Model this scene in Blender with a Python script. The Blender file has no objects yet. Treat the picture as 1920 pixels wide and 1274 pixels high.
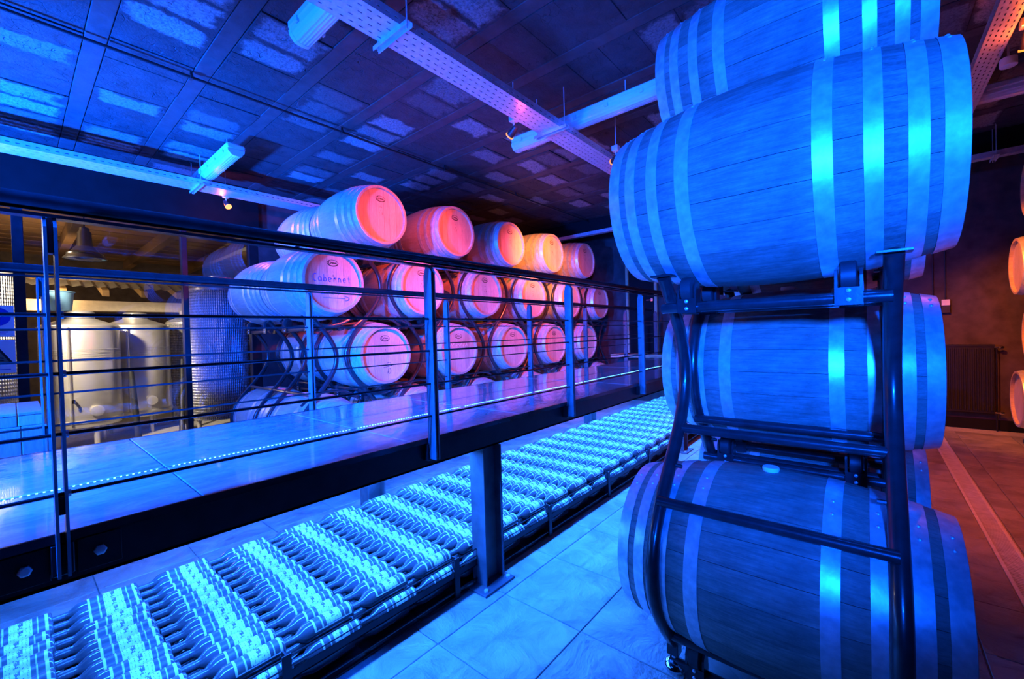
import bpy, bmesh, math, random
from mathutils import Vector, Matrix
random.seed(7)
S = bpy.context.scene
COL = S.collection
PI = math.pi

# ------------------------------------------------------------------ camera
CAMZ = 1.33
F_PX = 792.70
cam_d = bpy.data.cameras.new('camera')
cam = bpy.data.objects.new('camera', cam_d)
COL.objects.link(cam)
ax = Vector((0.7640, 0.0118, 0.6451))      # world X, Y, Z written in camera axes
ay = Vector((0.6439, 0.0289, -0.7640))
ay = (ay - ax * ax.dot(ay) / ax.dot(ax)).normalized(); ax.normalize()
az = ax.cross(ay).normalized()
cam.matrix_world = Matrix(((ax.x, ax.y, ax.z, 0), (ay.x, ay.y, ay.z, 0), (az.x, az.y, az.z, CAMZ), (0, 0, 0, 1)))
cam_d.sensor_fit = 'HORIZONTAL'; cam_d.sensor_width = 36.0
cam_d.lens = F_PX / 1920 * 36.0
cam_d.clip_start = 0.05
S.camera = cam

# ------------------------------------------------------------------ world, exposure, lights
w = bpy.data.worlds.new('World'); S.world = w; w.use_nodes = True
w.node_tree.nodes['Background'].inputs[0].default_value = (0.0, 0.02, 0.12, 1)
w.node_tree.nodes['Background'].inputs[1].default_value = 0.02
S.view_settings.view_transform = 'Standard'
S.view_settings.look = 'None'
S.view_settings.gamma = 1.0
S.view_settings.use_curve_mapping = False
S.view_settings.exposure = 0.0
S.cycles.diffuse_bounces = 2

BLUE = (0.0015, 0.082, 1.0)
CYAN = (0.012, 0.13, 1.0)
ORANGE = (1.0, 0.115, 0.015)
RED = (1.0, 0.078, 0.025)
AMBER = (1.0, 0.44, 0.04)
WARM = (1.0, 0.76, 0.52)

def lamp(kind, name, loc, power, color, size=0.1, aim=None, angle=None, blend=0.6, size_y=None):
    d = bpy.data.lights.new(name, kind)
    d.energy = power; d.color = color
    if kind == 'AREA':
        d.shape = 'RECTANGLE'; d.size = size; d.size_y = size_y or size
    else:
        d.shadow_soft_size = size
    if kind == 'SPOT':
        d.spot_size = math.radians(angle); d.spot_blend = blend
    o = bpy.data.objects.new(name, d); COL.objects.link(o)
    o.location = loc
    if aim is not None:
        o.rotation_euler = (Vector(aim) - Vector(loc)).to_track_quat('-Z', 'Y').to_euler()
    return o

# blue floodlights of the cellar, left and back; the others are unseen fills added for brightness
lamp('SPOT', 'blue_floodlight_left', (-4.5, -1.7, 1.2), 10500, BLUE, 0.12, aim=(-4.9, 0.15, 3.3), angle=80, blend=1.0)
fb = lamp('SPOT', 'blue_floodlight_back', (0.55, -1.05, 1.75), 2800, BLUE, 0.13, aim=(-0.33, 1.8, 1.9), angle=66, blend=0.9)
fb.scale = (0.54, 1.0, 1.0)      # oval beam of the floodlight
lamp('SPOT', 'blue_fill_deck', (-1.85, -1.2, 1.06), 2600, BLUE, 0.10, aim=(-3.7, 2.9, 1.12), angle=34, blend=0.9)  # added fill for the lower rows of barrel heads
lamp('SPOT', 'blue_fill_aisle', (-1.42, -1.7, 2.3), 6500, BLUE, 0.12, aim=(-2.30, 1.5, 0.9), angle=56, blend=0.9)  # added fill for the deck and the railing posts
lamp('SPOT', 'blue_fill_walk', (-2.75, -1.9, 1.9), 3600, BLUE, 0.12, aim=(-3.6, 1.9, 1.8), angle=84, blend=1.0)  # added fill for the chest, walkway and far barrel sides
lamp('SPOT', 'blue_fill_glass', (-3.3, -1.3, 1.6), 5000, BLUE, 0.10, aim=(-7.75, 2.25, 1.3), angle=18, blend=0.6)  # added fill through the glass onto the dimpled tank
lamp('SPOT', 'blue_fill_tray', (-1.45, -1.2, 0.9), 3200, BLUE, 0.10, aim=(-2.0, 1.9, 3.0), angle=30, blend=0.9)  # added uplight to brighten the overhead cable tray
# blue tubes under the walkway, over the bottles (their housings are built with the walkway)
for i, x in enumerate((-1.70, -2.55)):
    lamp('AREA', 'under_walkway_tube', (x, 3.5, 0.715), 330, CYAN, 0.03, aim=(x, 3.5, 0.0), size_y=7.2)

# ------------------------------------------------------------------ materials
MATS = {}
class NT:
    def __init__(s, name):
        s.m = bpy.data.materials.new(name); s.m.use_nodes = True
        s.t = s.m.node_tree; s.n = s.t.nodes; s.l = s.t.links
        s.p = s.n['Principled BSDF']; s.out = s.n['Material Output']
    def add(s, ty, **kw):
        n = s.n.new(ty)
        for k, v in kw.items():
            if hasattr(n, k) and k not in n.inputs: setattr(n, k, v)
            else: n.inputs[k].default_value = v
        return n
    def link(s, a, b): s.l.new(a, b)
    def coord(s, which='Object', scale=(1, 1, 1), loc=(0, 0, 0)):
        tc = s.add('ShaderNodeTexCoord'); mp = s.add('ShaderNodeMapping')
        mp.inputs['Scale'].default_value = scale; mp.inputs['Location'].default_value = loc
        s.link(tc.outputs[which], mp.inputs['Vector']); return mp.outputs[0]
    def noise(s, vec, scale=5, detail=4, rough=0.55, dist=0.0):
        n = s.add('ShaderNodeTexNoise'); n.inputs['Scale'].default_value = scale
        n.inputs['Detail'].default_value = detail; n.inputs['Roughness'].default_value = rough
        n.inputs['Distortion'].default_value = dist
        s.link(vec, n.inputs['Vector']); return n.outputs['Fac']
    def ramp(s, fac, stops, interp='LINEAR'):
        r = s.add('ShaderNodeValToRGB'); r.color_ramp.interpolation = interp
        el = r.color_ramp.elements
        while len(el) < len(stops): el.new(0.5)
        for e, (p, c) in zip(el, stops):
            e.position = p; e.color = (c[0], c[1], c[2], 1) if hasattr(c, '__len__') else (c, c, c, 1)
        s.link(fac, r.inputs[0]); return r.outputs['Color']
    def mix(s, fac, a, b, blend='MIX'):
        n = s.add('ShaderNodeMix', data_type='RGBA', blend_type=blend)
        for i, v in ((0, fac), (6, a), (7, b)):
            sock = n.inputs[i]
            if hasattr(v, 'is_linked'): s.link(v, sock)
            elif isinstance(v, (int, float)): sock.default_value = v if i == 0 else (v, v, v, 1)
            else: sock.default_value = (v[0], v[1], v[2], 1)
        return n.outputs[2]
    def math(s, op, a, b=None, c=None):
        n = s.add('ShaderNodeMath', operation=op)
        for i, v in enumerate((a, b, c)):
            if v is None: continue
            if hasattr(v, 'is_linked'): s.link(v, n.inputs[i])
            else: n.inputs[i].default_value = v
        return n.outputs[0]
    def bump(s, h, strength=0.3, dist=0.01):
        b = s.add('ShaderNodeBump'); b.inputs['Strength'].default_value = strength; b.inputs['Distance'].default_value = dist
        s.link(h, b.inputs['Height']); s.link(b.outputs[0], s.p.inputs['Normal'])
    def base(s, c):
        if hasattr(c, 'is_linked'): s.link(c, s.p.inputs['Base Color'])
        else: s.p.inputs['Base Color'].default_value = (c[0], c[1], c[2], 1)
    def set(s, rough=0.5, metal=0.0, spec=0.5, coat=0.0):
        s.p.inputs['Roughness'].default_value = rough; s.p.inputs['Metallic'].default_value = metal
        s.p.inputs['Specular IOR Level'].default_value = spec; s.p.inputs['Coat Weight'].default_value = coat
    def done(s, key): MATS[key] = s.m; return s.m

def m_plain(key, c, rough=0.5, metal=0.0, spec=0.5, var=0.25, scale=14, bump=0.0, coat=0.0):
    t = NT(key); v = t.coord('Object')
    f = t.noise(v, scale, 5)
    t.base(t.ramp(f, [(0.3, tuple(x * (1 - var) for x in c)), (0.7, tuple(min(1, x * (1 + var)) for x in c))]))
    t.set(rough, metal, spec, coat)
    if bump: t.bump(t.noise(v, scale * 4, 4), bump, 0.004)
    return t.done(key)

def m_wood(key, c, dark, grain_axis='x', rough=0.62, per_object=0.35, staves=0, stain=0.5):
    """oak: long grain, stains, and a tint per board or per stave"""
    t = NT(key)
    sc = {'x': (1.2, 16, 16), 'z': (16, 16, 1.2), 'y': (16, 1.2, 16)}[grain_axis]
    g = t.noise(t.coord('Object', sc), 5, 6, 0.65, 0.4)
    fine = t.noise(t.coord('Object', tuple(x * 4 for x in sc)), 6, 3)
    st = t.noise(t.coord('Object', (3.2, 3.2, 3.2)), 2.2, 5, 0.7)
    col = t.ramp(g, [(0.25, dark), (0.75, c)])
    col = t.mix(stain, col, t.ramp(st, [(0.3, 0.45), (0.62, 1.0)]), 'MULTIPLY')
    col = t.mix(0.35, col, t.ramp(fine, [(0.35, 0.5), (0.6, 1.0)]), 'MULTIPLY')
    oi = t.add('ShaderNodeObjectInfo')
    rnd = oi.outputs['Random']
    if staves:
        tc = t.add('ShaderNodeTexCoord'); sp = t.add('ShaderNodeSeparateXYZ'); t.link(tc.outputs['Object'], sp.inputs[0])
        a = t.math('ARCTAN2', sp.outputs[2], sp.outputs[1])
        k = t.math('FLOOR', t.math('MULTIPLY', a, staves / (2 * PI)))
        wn = t.add('ShaderNodeTexWhiteNoise', noise_dimensions='2D')
        cx = t.add('ShaderNodeCombineXYZ'); t.link(k, cx.inputs[0]); t.link(rnd, cx.inputs[1]); t.link(cx.outputs[0], wn.inputs['Vector'])
        rnd = wn.outputs['Value']
    col = t.mix(per_object, col, t.ramp(rnd, [(0.0, 0.4), (1.0, 1.25)]), 'MULTIPLY')
    t.base(col); t.set(rough, 0, 0.35)
    t.bump(t.mix(0.5, g, fine), 0.25, 0.004)
    return t.done(key)

m_wood('oak_old', (0.42, 0.37, 0.31), (0.18, 0.155, 0.13), per_object=0.4, stain=0.75)
m_wood('oak_new', (0.72, 0.55, 0.39), (0.50, 0.36, 0.24), staves=30, per_object=0.3, stain=0.25)
m_wood('oak_head', (0.85, 0.62, 0.43), (0.62, 0.44, 0.30), 'z', per_object=0.28, stain=0.25)
m_wood('pine', (0.80, 0.56, 0.30), (0.55, 0.36, 0.18), 'y', per_object=0.25, stain=0.2)
m_wood('timber', (0.30, 0.17, 0.09), (0.16, 0.09, 0.05), 'y', per_object=0.3, stain=0.3)
m_wood('crate_wood', (0.85, 0.8, 0.7), (0.62, 0.56, 0.48), 'z', per_object=0.35, stain=0.2)
m_plain('hoop', (0.72, 0.74, 0.76), 0.38, 0.55, 0.6, 0.22, 30, 0.05)
m_plain('galv', (0.66, 0.68, 0.70), 0.4, 0.45, 0.6, 0.15, 25)
m_plain('frame_steel', (0.03, 0.03, 0.033), 0.28, 0.3, 0.6, 0.3, 20, 0.05, 0.3)
m_plain('black_steel', (0.016, 0.016, 0.018), 0.35, 0.0, 0.25, 0.3, 12, 0.05)
m_plain('post_steel', (0.13, 0.13, 0.135), 0.4, 0.1, 0.45, 0.25, 20)
m_plain('rail_steel', (0.02, 0.02, 0.022), 0.18, 0.1, 0.45, 0.25, 20)
m_plain('column_steel', (0.09, 0.09, 0.095), 0.45, 0, 0.4, 0.3, 12, 0.05)
m_plain('rubber', (0.025, 0.025, 0.027), 0.5, 0, 0.5, 0.2)
m_plain('chrome', (0.8, 0.8, 0.82), 0.12, 1.0, 0.5, 0.05)
m_plain('white_plastic', (0.78, 0.78, 0.78), 0.4, 0, 0.5, 0.05)
m_plain('black_plastic', (0.02, 0.02, 0.02), 0.45, 0, 0.5, 0.1)
m_plain('radiator', (0.02, 0.02, 0.03), 0.35, 0.1, 0.5, 0.1)
m_plain('wall', (0.075, 0.055, 0.052), 0.75, 0, 0.3, 0.35, 6, 0.3)
m_plain('dark_beam', (0.006, 0.006, 0.006), 0.7, 0, 0.2, 0.3, 6, 0.2)
m_plain('steel', (0.70, 0.66, 0.60), 0.34, 0.6, 0.5, 0.12, 3)
m_plain('spun_metal', (0.55, 0.52, 0.48), 0.28, 0.9, 0.5, 0.1, 8)
m_plain('cream', (0.85, 0.72, 0.55), 0.6, 0, 0.3, 0.1)
m_plain('corrugated', (0.80, 0.78, 0.72), 0.5, 0.2, 0.5, 0.15)
m_plain('bucket', (0.20, 0.42, 0.60), 0.35, 0, 0.5, 0.1)
m_plain('chalk', (0.12, 0.22, 0.95), 0.9, 0, 0.2, 0.1, 60)
m_plain('chalk_white', (0.9, 0.9, 0.95), 0.9, 0, 0.2, 0.1, 60)
m_plain('brand_ink', (0.06, 0.03, 0.02), 0.8, 0, 0.2, 0.2, 60)
m_plain('sign_white', (0.85, 0.88, 0.9), 0.35, 0, 0.5, 0.03)
m_plain('sign_blue', (0.01, 0.06, 0.55), 0.35, 0, 0.5, 0.03)
m_plain('sign_black', (0.01, 0.01, 0.01), 0.4, 0, 0.5, 0.03)
m_plain('sign_grey', (0.16, 0.16, 0.12), 0.4, 0, 0.5, 0.03)
m_plain('silicone', (0.85, 0.9, 0.8), 0.4, 0, 0.5, 0.05)
m_plain('drain_steel', (0.85, 0.8, 0.78), 0.35, 0.15, 0.5, 0.15, 20)

# diffuser of the unlit ceiling lights: ribbed clear plastic over white
t = NT('diffuser'); t.base((0.78, 0.8, 0.82)); t.set(0.16, 0, 0.6, 0.4)
v = t.coord('Object', (1, 1, 1)); sp = t.add('ShaderNodeSeparateXYZ'); t.link(v, sp.inputs[0])
t.bump(t.math('SINE', t.math('MULTIPLY', sp.outputs[1], 330.0)), 0.35, 0.004); t.done('diffuser')

# slate floor tile
t = NT('slate'); v = t.coord('Object')
oi = t.add('ShaderNodeObjectInfo'); va = t.add('ShaderNodeVectorMath', operation='ADD')
sv = t.add('ShaderNodeVectorMath', operation='SCALE'); t.link(oi.outputs['Location'], sv.inputs[0]); sv.inputs['Scale'].default_value = 3.7
t.link(v, va.inputs[0]); t.link(sv.outputs[0], va.inputs[1]); v = va.outputs[0]
n1 = t.noise(v, 5, 8, 0.62, 0.6); n2 = t.noise(v, 2.2, 3, 0.5, 1.2)
led = t.math('MULTIPLY', t.math('FLOOR', t.math('MULTIPLY', n2, 7.0)), 1 / 7.0)
t.base(t.mix(0.5, t.ramp(n1, [(0.32, (0.22, 0.205, 0.19)), (0.68, (0.48, 0.44, 0.40))]), t.ramp(oi.outputs['Random'], [(0, 0.75), (1, 1.1)]), 'MULTIPLY'))
t.set(0.36, 0, 0.5)
t.bump(t.math('ADD', t.math('MULTIPLY', led, 1.0), t.math('MULTIPLY', n1, 1.0)), 1.0, 0.03); t.done('slate')
m_plain('grout', (0.42, 0.40, 0.38), 0.8, 0, 0.3, 0.2, 20)

# polished walkway tile
t = NT('deck_tile'); v = t.coord('Object', (5, 2.2, 1))
n1 = t.noise(v, 3.0, 9, 0.75, 0.8)
t.base(t.ramp(n1, [(0.36, (0.27, 0.26, 0.255)), (0.62, (0.43, 0.415, 0.41))]))
t.set(0.10, 0, 0.6, 0.5); t.p.inputs['Coat Roughness'].default_value = 0.03
t.link(t.ramp(n1, [(0.35, 0.07), (0.65, 0.2)]), t.p.inputs['Roughness']); t.bump(n1, 0.03, 0.002); t.done('deck_tile')

# ceiling blocks and joists
t = NT('ceiling_block'); v = t.coord('Object'); oi = t.add('ShaderNodeObjectInfo')
va = t.add('ShaderNodeVectorMath', operation='ADD'); t.link(v, va.inputs[0]); t.link(oi.outputs['Location'], va.inputs[1]); v = va.outputs[0]
n1 = t.noise(v, 7, 6, 0.7, 0.4); n2 = t.noise(v, 60, 3, 0.7)
tco = t.add('ShaderNodeTexCoord'); so = t.add('ShaderNodeSeparateXYZ'); t.link(tco.outputs['Object'], so.inputs[0])
ex = t.math('DIVIDE', t.math('ABSOLUTE', so.outputs[0]), 0.131); ey = t.math('DIVIDE', t.math('ABSOLUTE', so.outputs[1]), 0.222)
edge = t.math('SUBTRACT', 1.0, t.math('MAXIMUM', ex, ey))
edge = t.ramp(t.math('ADD', edge, t.math('MULTIPLY', t.math('SUBTRACT', n1, 0.5), 1.1)), [(0.12, 0.0), (0.30, 1.0)])
bare = t.math('MULTIPLY', t.math('MULTIPLY', t.ramp(oi.outputs['Random'], [(0.60, 0.0), (0.84, 1.0)]), t.ramp(n2, [(0.25, 0.4), (0.5, 1.0)])), edge)
vor = t.add('ShaderNodeTexVoronoi', feature='DISTANCE_TO_EDGE'); vor.inputs['Scale'].default_value = 2.6
vd = t.add('ShaderNodeVectorMath', operation='ADD'); nv = t.add('ShaderNodeTexNoise'); nv.inputs['Scale'].default_value = 5; t.link(v, nv.inputs['Vector']); t.link(v, vd.inputs[0]); t.link(nv.outputs['Color'], vd.inputs[1]); t.link(vd.outputs[0], vor.inputs['Vector'])
crack = t.ramp(vor.outputs['Distance'], [(0.0, 0.0), (0.012, 1.0)])
t.base(t.mix(bare, t.ramp(n1, [(0.3, (0.028, 0.0275, 0.0275)), (0.7, (0.062, 0.061, 0.06))]), t.ramp(n2, [(0.3, (0.16, 0.157, 0.154)), (0.7, (0.36, 0.355, 0.34))])))
t.set(0.6, 0, 0.35); t.bump(t.math('ADD', t.math('ADD', n1, crack), t.math('MULTIPLY', n2, 0.5)), 0.8, 0.012); t.done('ceiling_block')
t = NT('ceiling_joist'); v = t.coord('Object', (1, 1, 1)); n1 = t.noise(v, 9, 6, 0.7, 0.3)
t.base(t.ramp(n1, [(0.3, (0.035, 0.0345, 0.034)), (0.7, (0.072, 0.07, 0.068))])); t.set(0.55, 0, 0.4); t.bump(n1, 0.5, 0.008); t.done('ceiling_joist')
m_plain('ceiling_gap', (0.02, 0.02, 0.02), 0.9, 0, 0.1, 0.2)

# bottle glass and label
m_plain('bottle_glass', (0.085, 0.085, 0.09), 0.12, 0, 0.6, 0.1, 20, 0, 0.2)
m_plain('foil', (0.10, 0.095, 0.10), 0.3, 0.3, 0.5, 0.2, 40)
t = NT('bottle_label'); tc = t.add('ShaderNodeTexCoord'); sp = t.add('ShaderNodeSeparateXYZ'); t.link(tc.outputs['UV'], sp.inputs[0])
U, V = sp.outputs[0], sp.outputs[1]
def band(lo, hi, x): return t.math('MULTIPLY', t.math('GREATER_THAN', x, lo), t.math('LESS_THAN', x, hi))
white = t.math('MULTIPLY', band(0.32, 0.72, U), band(0.06, 0.94, V))
inner = t.math('MULTIPLY', band(0.05, 0.94, U), band(0.035, 0.965, V))
gap = t.math('MULTIPLY', inner, t.math('SUBTRACT', 1.0, white))
stripe = t.math('MAXIMUM', band(0.20, 0.235, U), band(0.80, 0.825, U))
mpv = t.add('ShaderNodeMapping'); mpv.inputs['Scale'].default_value = (26, 7, 1); t.link(tc.outputs['UV'], mpv.inputs['Vector'])
txt = t.noise(mpv.outputs[0], 2.2, 2, 0.6)
rowm = t.math('GREATER_THAN', t.math('SINE', t.math('MULTIPLY', U, 95.0)), 0.15)
ink = t.math('MULTIPLY', t.math('MULTIPLY', white, rowm), t.math('GREATER_THAN', txt, 0.57))
big = t.math('MULTIPLY', band(0.47, 0.56, U), t.math('MULTIPLY', band(0.25, 0.75, V), t.math('GREATER_THAN', t.noise(mpv.outputs[0], 1.1, 1), 0.48)))
ink = t.math('MAXIMUM', ink, t.math('MULTIPLY', white, big))
c = t.mix(gap, (0.66, 0.66, 0.64), (0.07, 0.075, 0.075))
c = t.mix(t.math('MULTIPLY', gap, stripe), c, (0.5, 0.52, 0.5))
c = t.mix(ink, c, (0.10, 0.10, 0.12)); t.base(c); t.set(0.4, 0, 0.4); t.done('bottle_label')

# dimpled steel jacket: hexagonal dimples by bump and shade painted into the colour, in cylinder coordinates
t = NT('dimpled_steel'); tc = t.add('ShaderNodeTexCoord'); sp = t.add('ShaderNodeSeparateXYZ'); t.link(tc.outputs['Object'], sp.inputs[0])
a = t.math('MULTIPLY', t.math('ARCTAN2', sp.outputs[1], sp.outputs[0]), 46.0)
z = t.math('MULTIPLY', sp.outputs[2], 75.0)
hgt = t.math('MULTIPLY', t.math('SINE', t.math('ADD', a, z)), t.math('SINE', t.math('SUBTRACT', a, z)))
t.base(t.ramp(hgt, [(0.2, (0.42, 0.42, 0.41)), (0.6, (0.70, 0.70, 0.69))])); t.set(0.24, 0.4, 0.6); t.bump(hgt, 1.0, 0.010); t.done('dimpled_steel')

def m_emit(key, c, s):
    t = NT(key); t.base((0.02, 0.02, 0.02)); t.p.inputs['Emission Color'].default_value = (*c, 1); t.p.inputs['Emission Strength'].default_value = s
    return t.done(key)
m_emit('led_dot', (0.12, 0.55, 1.0), 9)
m_emit('tube_glow', (0.10, 0.45, 1.0), 12)
m_emit('lens_orange', (1.0, 0.33, 0.03), 1.6)
m_emit('lens_hot', (1.0, 0.32, 0.05), 2.6)

# window glass: clear pane that mirrors at an angle
t = NT('pane_glass'); t.n.remove(t.p)
tr = t.add('ShaderNodeBsdfTransparent'); tr.inputs[0].default_value = (0.86, 0.9, 0.92, 1)
gl = t.add('ShaderNodeBsdfGlossy'); gl.inputs['Roughness'].default_value = 0.0
fr = t.add('ShaderNodeFresnel'); fr.inputs[0].default_value = 1.6
geo = t.add('ShaderNodeNewGeometry')     # the inner faces of the thin pane do not mirror
fac = t.math('MULTIPLY', t.math('MINIMUM', t.math('MULTIPLY', fr.outputs[0], 1.8), 1.0), t.math('SUBTRACT', 1.0, geo.outputs['Backfacing']))
mx = t.add('ShaderNodeMixShader'); t.link(fac, mx.inputs[0]); t.link(tr.outputs[0], mx.inputs[1]); t.link(gl.outputs[0], mx.inputs[2]); t.link(mx.outputs[0], t.out.inputs[0])
t.done('pane_glass')

# ------------------------------------------------------------------ mesh helpers
class MB:
    """collects shapes and links them as ONE mesh object"""
    def __init__(s): s.v = []; s.f = []; s.uv = None
    def box(s, a, b):
        x0, y0, z0 = a; x1, y1, z1 = b; n = len(s.v)
        s.v += [(x0, y0, z0), (x1, y0, z0), (x1, y1, z0), (x0, y1, z0), (x0, y0, z1), (x1, y0, z1), (x1, y1, z1), (x0, y1, z1)]
        s.f += [tuple(n + i for i in q) for q in ((3, 2, 1, 0), (4, 5, 6, 7), (0, 1, 5, 4), (1, 2, 6, 5), (2, 3, 7, 6), (3, 0, 4, 7))]
        return s
    def boxc(s, c, d): return s.box(tuple(c[i] - d[i] / 2 for i in range(3)), tuple(c[i] + d[i] / 2 for i in range(3)))
    def bevbox(s, a, b, r=0.004):
        bm = bmesh.new(); bmesh.ops.create_cube(bm, size=1)
        for v in bm.verts: v.co = Vector([(a[i] + b[i]) / 2 + v.co[i] * (b[i] - a[i]) for i in range(3)])
        bmesh.ops.bevel(bm, geom=bm.edges[:], offset=r, segments=1, affect='EDGES', profile=0.5)
        n = len(s.v); bm.verts.index_update()
        s.v += [tuple(v.co) for v in bm.verts]; s.f += [tuple(n + v.index for v in f.verts) for f in bm.faces]; bm.free(); return s
    def tube(s, pts, r, n=10, cap=True, closed=False):
        pts = [Vector(p) for p in pts]; m = len(pts); rs = r if hasattr(r, '__len__') else [r] * m
        base = len(s.v); up = None
        for i, p in enumerate(pts):
            if closed: d = (pts[(i + 1) % m] - pts[i - 1]).normalized()
            else: d = (pts[min(i + 1, m - 1)] - pts[max(i - 1, 0)]).normalized()
            if up is None:
                up = Vector((0, 0, 1)) if abs(d.z) < 0.9 else Vector((1, 0, 0))
            u = (up - d * up.dot(d)).normalized(); up = u; q = d.cross(u)
            for k in range(n):
                an = 2 * PI * k / n; s.v.append(tuple(p + (u * math.cos(an) + q * math.sin(an)) * rs[i]))
        for i in range(m if closed else m - 1):
            j = (i + 1) % m
            for k in range(n):
                a = base + i * n + k; b = base + i * n + (k + 1) % n; c = base + j * n + (k + 1) % n; d = base + j * n + k
                s.f.append((a, b, c, d))
        if cap and not closed:
            s.f.append(tuple(base + k for k in range(n))[::-1]); s.f.append(tuple(base + (m - 1) * n + k for k in range(n)))
        return s
    def lathe(s, prof, axis='z', n=32, org=(0, 0, 0), a0=0.0, a1=None, close=False):
        """prof: list of (along, radius)"""
        full = a1 is None; a1 = 2 * PI if full else a1; m = n if full else n + 1; b = len(s.v)
        for (h, r) in prof:
            for k in range(m):
                an = a0 + (a1 - a0) * k / n; c, d = r * math.cos(an), r * math.sin(an)
                p = {'z': (c, d, h), 'x': (h, c, d), 'y': (d, h, c)}[axis]
                s.v.append((p[0] + org[0], p[1] + org[1], p[2] + org[2]))
        L = len(prof)
        for i in range(L if close else L - 1):
            j = (i + 1) % L
            for k in range(m if full else m - 1):
                k2 = (k + 1) % m
                s.f.append((b + i * m + k, b + i * m + k2, b + j * m + k2, b + j * m + k))
        return s
    def prism(s, poly, axis, lo, hi):
        """poly of 2D points in the two other axes (cyclic order), extruded along axis"""
        n = len(s.v); m = len(poly)
        for h in (lo, hi):
            for (p, q) in poly:
                s.v.append({'x': (h, p, q), 'y': (q, h, p), 'z': (p, q, h)}[axis])
        s.f.append(tuple(n + i for i in range(m))[::-1]); s.f.append(tuple(n + m + i for i in range(m)))
        for i in range(m):
            j = (i + 1) % m; s.f.append((n + i, n + j, n + m + j, n + m + i))
        return s
    def mesh(s, name, mat, smooth=None):
        me = bpy.data.meshes.new(name); me.from_pydata(s.v, [], s.f); me.validate()
        bm = bmesh.new(); bm.from_mesh(me); bmesh.ops.recalc_face_normals(bm, faces=bm.faces[:]); bm.to_mesh(me); bm.free()
        me.materials.append(MATS[mat])
        if smooth:
            me.polygons.foreach_set('use_smooth', [True] * len(me.polygons))
            try: me.set_sharp_from_angle(angle=math.radians(smooth))
            except Exception: pass
        me.update(); return me
    def build(s, name, mat, parent=None, smooth=None, loc=(0, 0, 0)):
        return put(name, s.mesh(name, mat, smooth), parent, loc)

def put(name, me, parent=None, loc=(0, 0, 0), rot=(0, 0, 0)):
    o = bpy.data.objects.new(name, me); COL.objects.link(o); o.parent = parent; o.location = loc; o.rotation_euler = rot
    return o
def tag(o, label=None, cat=None, group=None, kind=None):
    if label: o['label'] = label
    if cat: o['category'] = cat
    if group: o['group'] = group
    if kind: o['kind'] = kind
    return o
def thing(name, loc, label=None, cat=None, group=None, kind=None):
    o = bpy.data.objects.new(name, None); COL.objects.link(o); o.location = loc; o.empty_display_size = 0.1
    return tag(o, label, cat, group, kind)
def L(root, *p):      # world point -> local to an unrotated thing
    return tuple(p[i] - root.location[i] for i in range(3))
ORD = ['first', 'second', 'third', 'fourth', 'fifth', 'sixth', 'seventh', 'eighth', 'ninth', 'tenth', 'eleventh', 'twelfth', 'thirteenth', 'fourteenth', 'fifteenth',
       'sixteenth', 'seventeenth', 'eighteenth', 'nineteenth', 'twentieth', 'twenty-first', 'twenty-second', 'twenty-third', 'twenty-fourth', 'twenty-fifth', 'twenty-sixth', 'twenty-seventh', 'twenty-eighth']

# ------------------------------------------------------------------ the setting: floor, ceiling, walls
ZC = 3.30
YB = 7.65
XG = -6.2
TILE = 0.4425
floor = MB().box((-6.3, -3.0, -0.2), (3.2, YB + 0.1, -0.008)).build('floor', 'grout')
tag(floor, 'slate tile floor of the cellar', None, None, 'structure')
tile_me = MB().bevbox((-TILE / 2 + 0.0018, -TILE / 2 + 0.0018, -0.007), (TILE / 2 - 0.0018, TILE / 2 - 0.0018, 0.0), 0.0025).mesh('floor_tile', 'slate')
X0, Y0 = -1.435, 1.150
DR0, DR1 = 0.535, 0.650          # drain channel
tiles = []
for i in range(-5, 7):
    for j in range(-4, 15):
        cx, cy = X0 + (i + 0.5) * TILE, Y0 + (j + 0.5) * TILE
        if cy > YB - 0.1: continue
        if cx + TILE / 2 > DR0 and cx - TILE / 2 < DR1: tiles.append((cx, cy, 1)); continue
        if cy < -0.2 and cx > 0.0: continue
        tiles.append((cx, cy, 0))
half = {}
for cx, cy, cut in tiles:
    if not cut: put('floor_tile', tile_me, floor, (cx, cy, random.uniform(-0.0008, 0.0008))); continue
    for lo, hi in ((cx - TILE / 2, min(cx + TILE / 2, DR0 - 0.004)), (max(cx - TILE / 2, DR1 + 0.004), cx + TILE / 2)):
        if hi - lo < 0.03: continue
        k = (round(lo - cx, 3), round(hi - cx, 3))
        if k not in half: half[k] = MB().bevbox((lo - cx + 0.003, -TILE / 2 + 0.0018, -0.007), (hi - cx - 0.003, TILE / 2 - 0.0018, 0.0), 0.0025).mesh('floor_tile', 'slate')
        put('floor_tile', half[k], floor, (cx, cy, 0))

# drain channel with grating bars
dr = thing('floor_drain', (0.59, 5.0, 0), 'long narrow steel drain channel in the red-lit floor', 'drain')
b = MB(); b.box((-0.056, -2.6, -0.012), (-0.040, 2.6, 0.001)); b.box((0.040, -2.6, -0.012), (0.056, 2.6, 0.001))
b.build('drain_frame', 'drain_steel', dr)
b = MB()
for k in range(260):
    y = -2.6 + k * 0.02
    b.box((-0.040, y, -0.010), (0.040, y + 0.012, 0.0))
tag(b.build('grating', 'drain_steel', dr), None, None, None, 'stuff')

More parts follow.
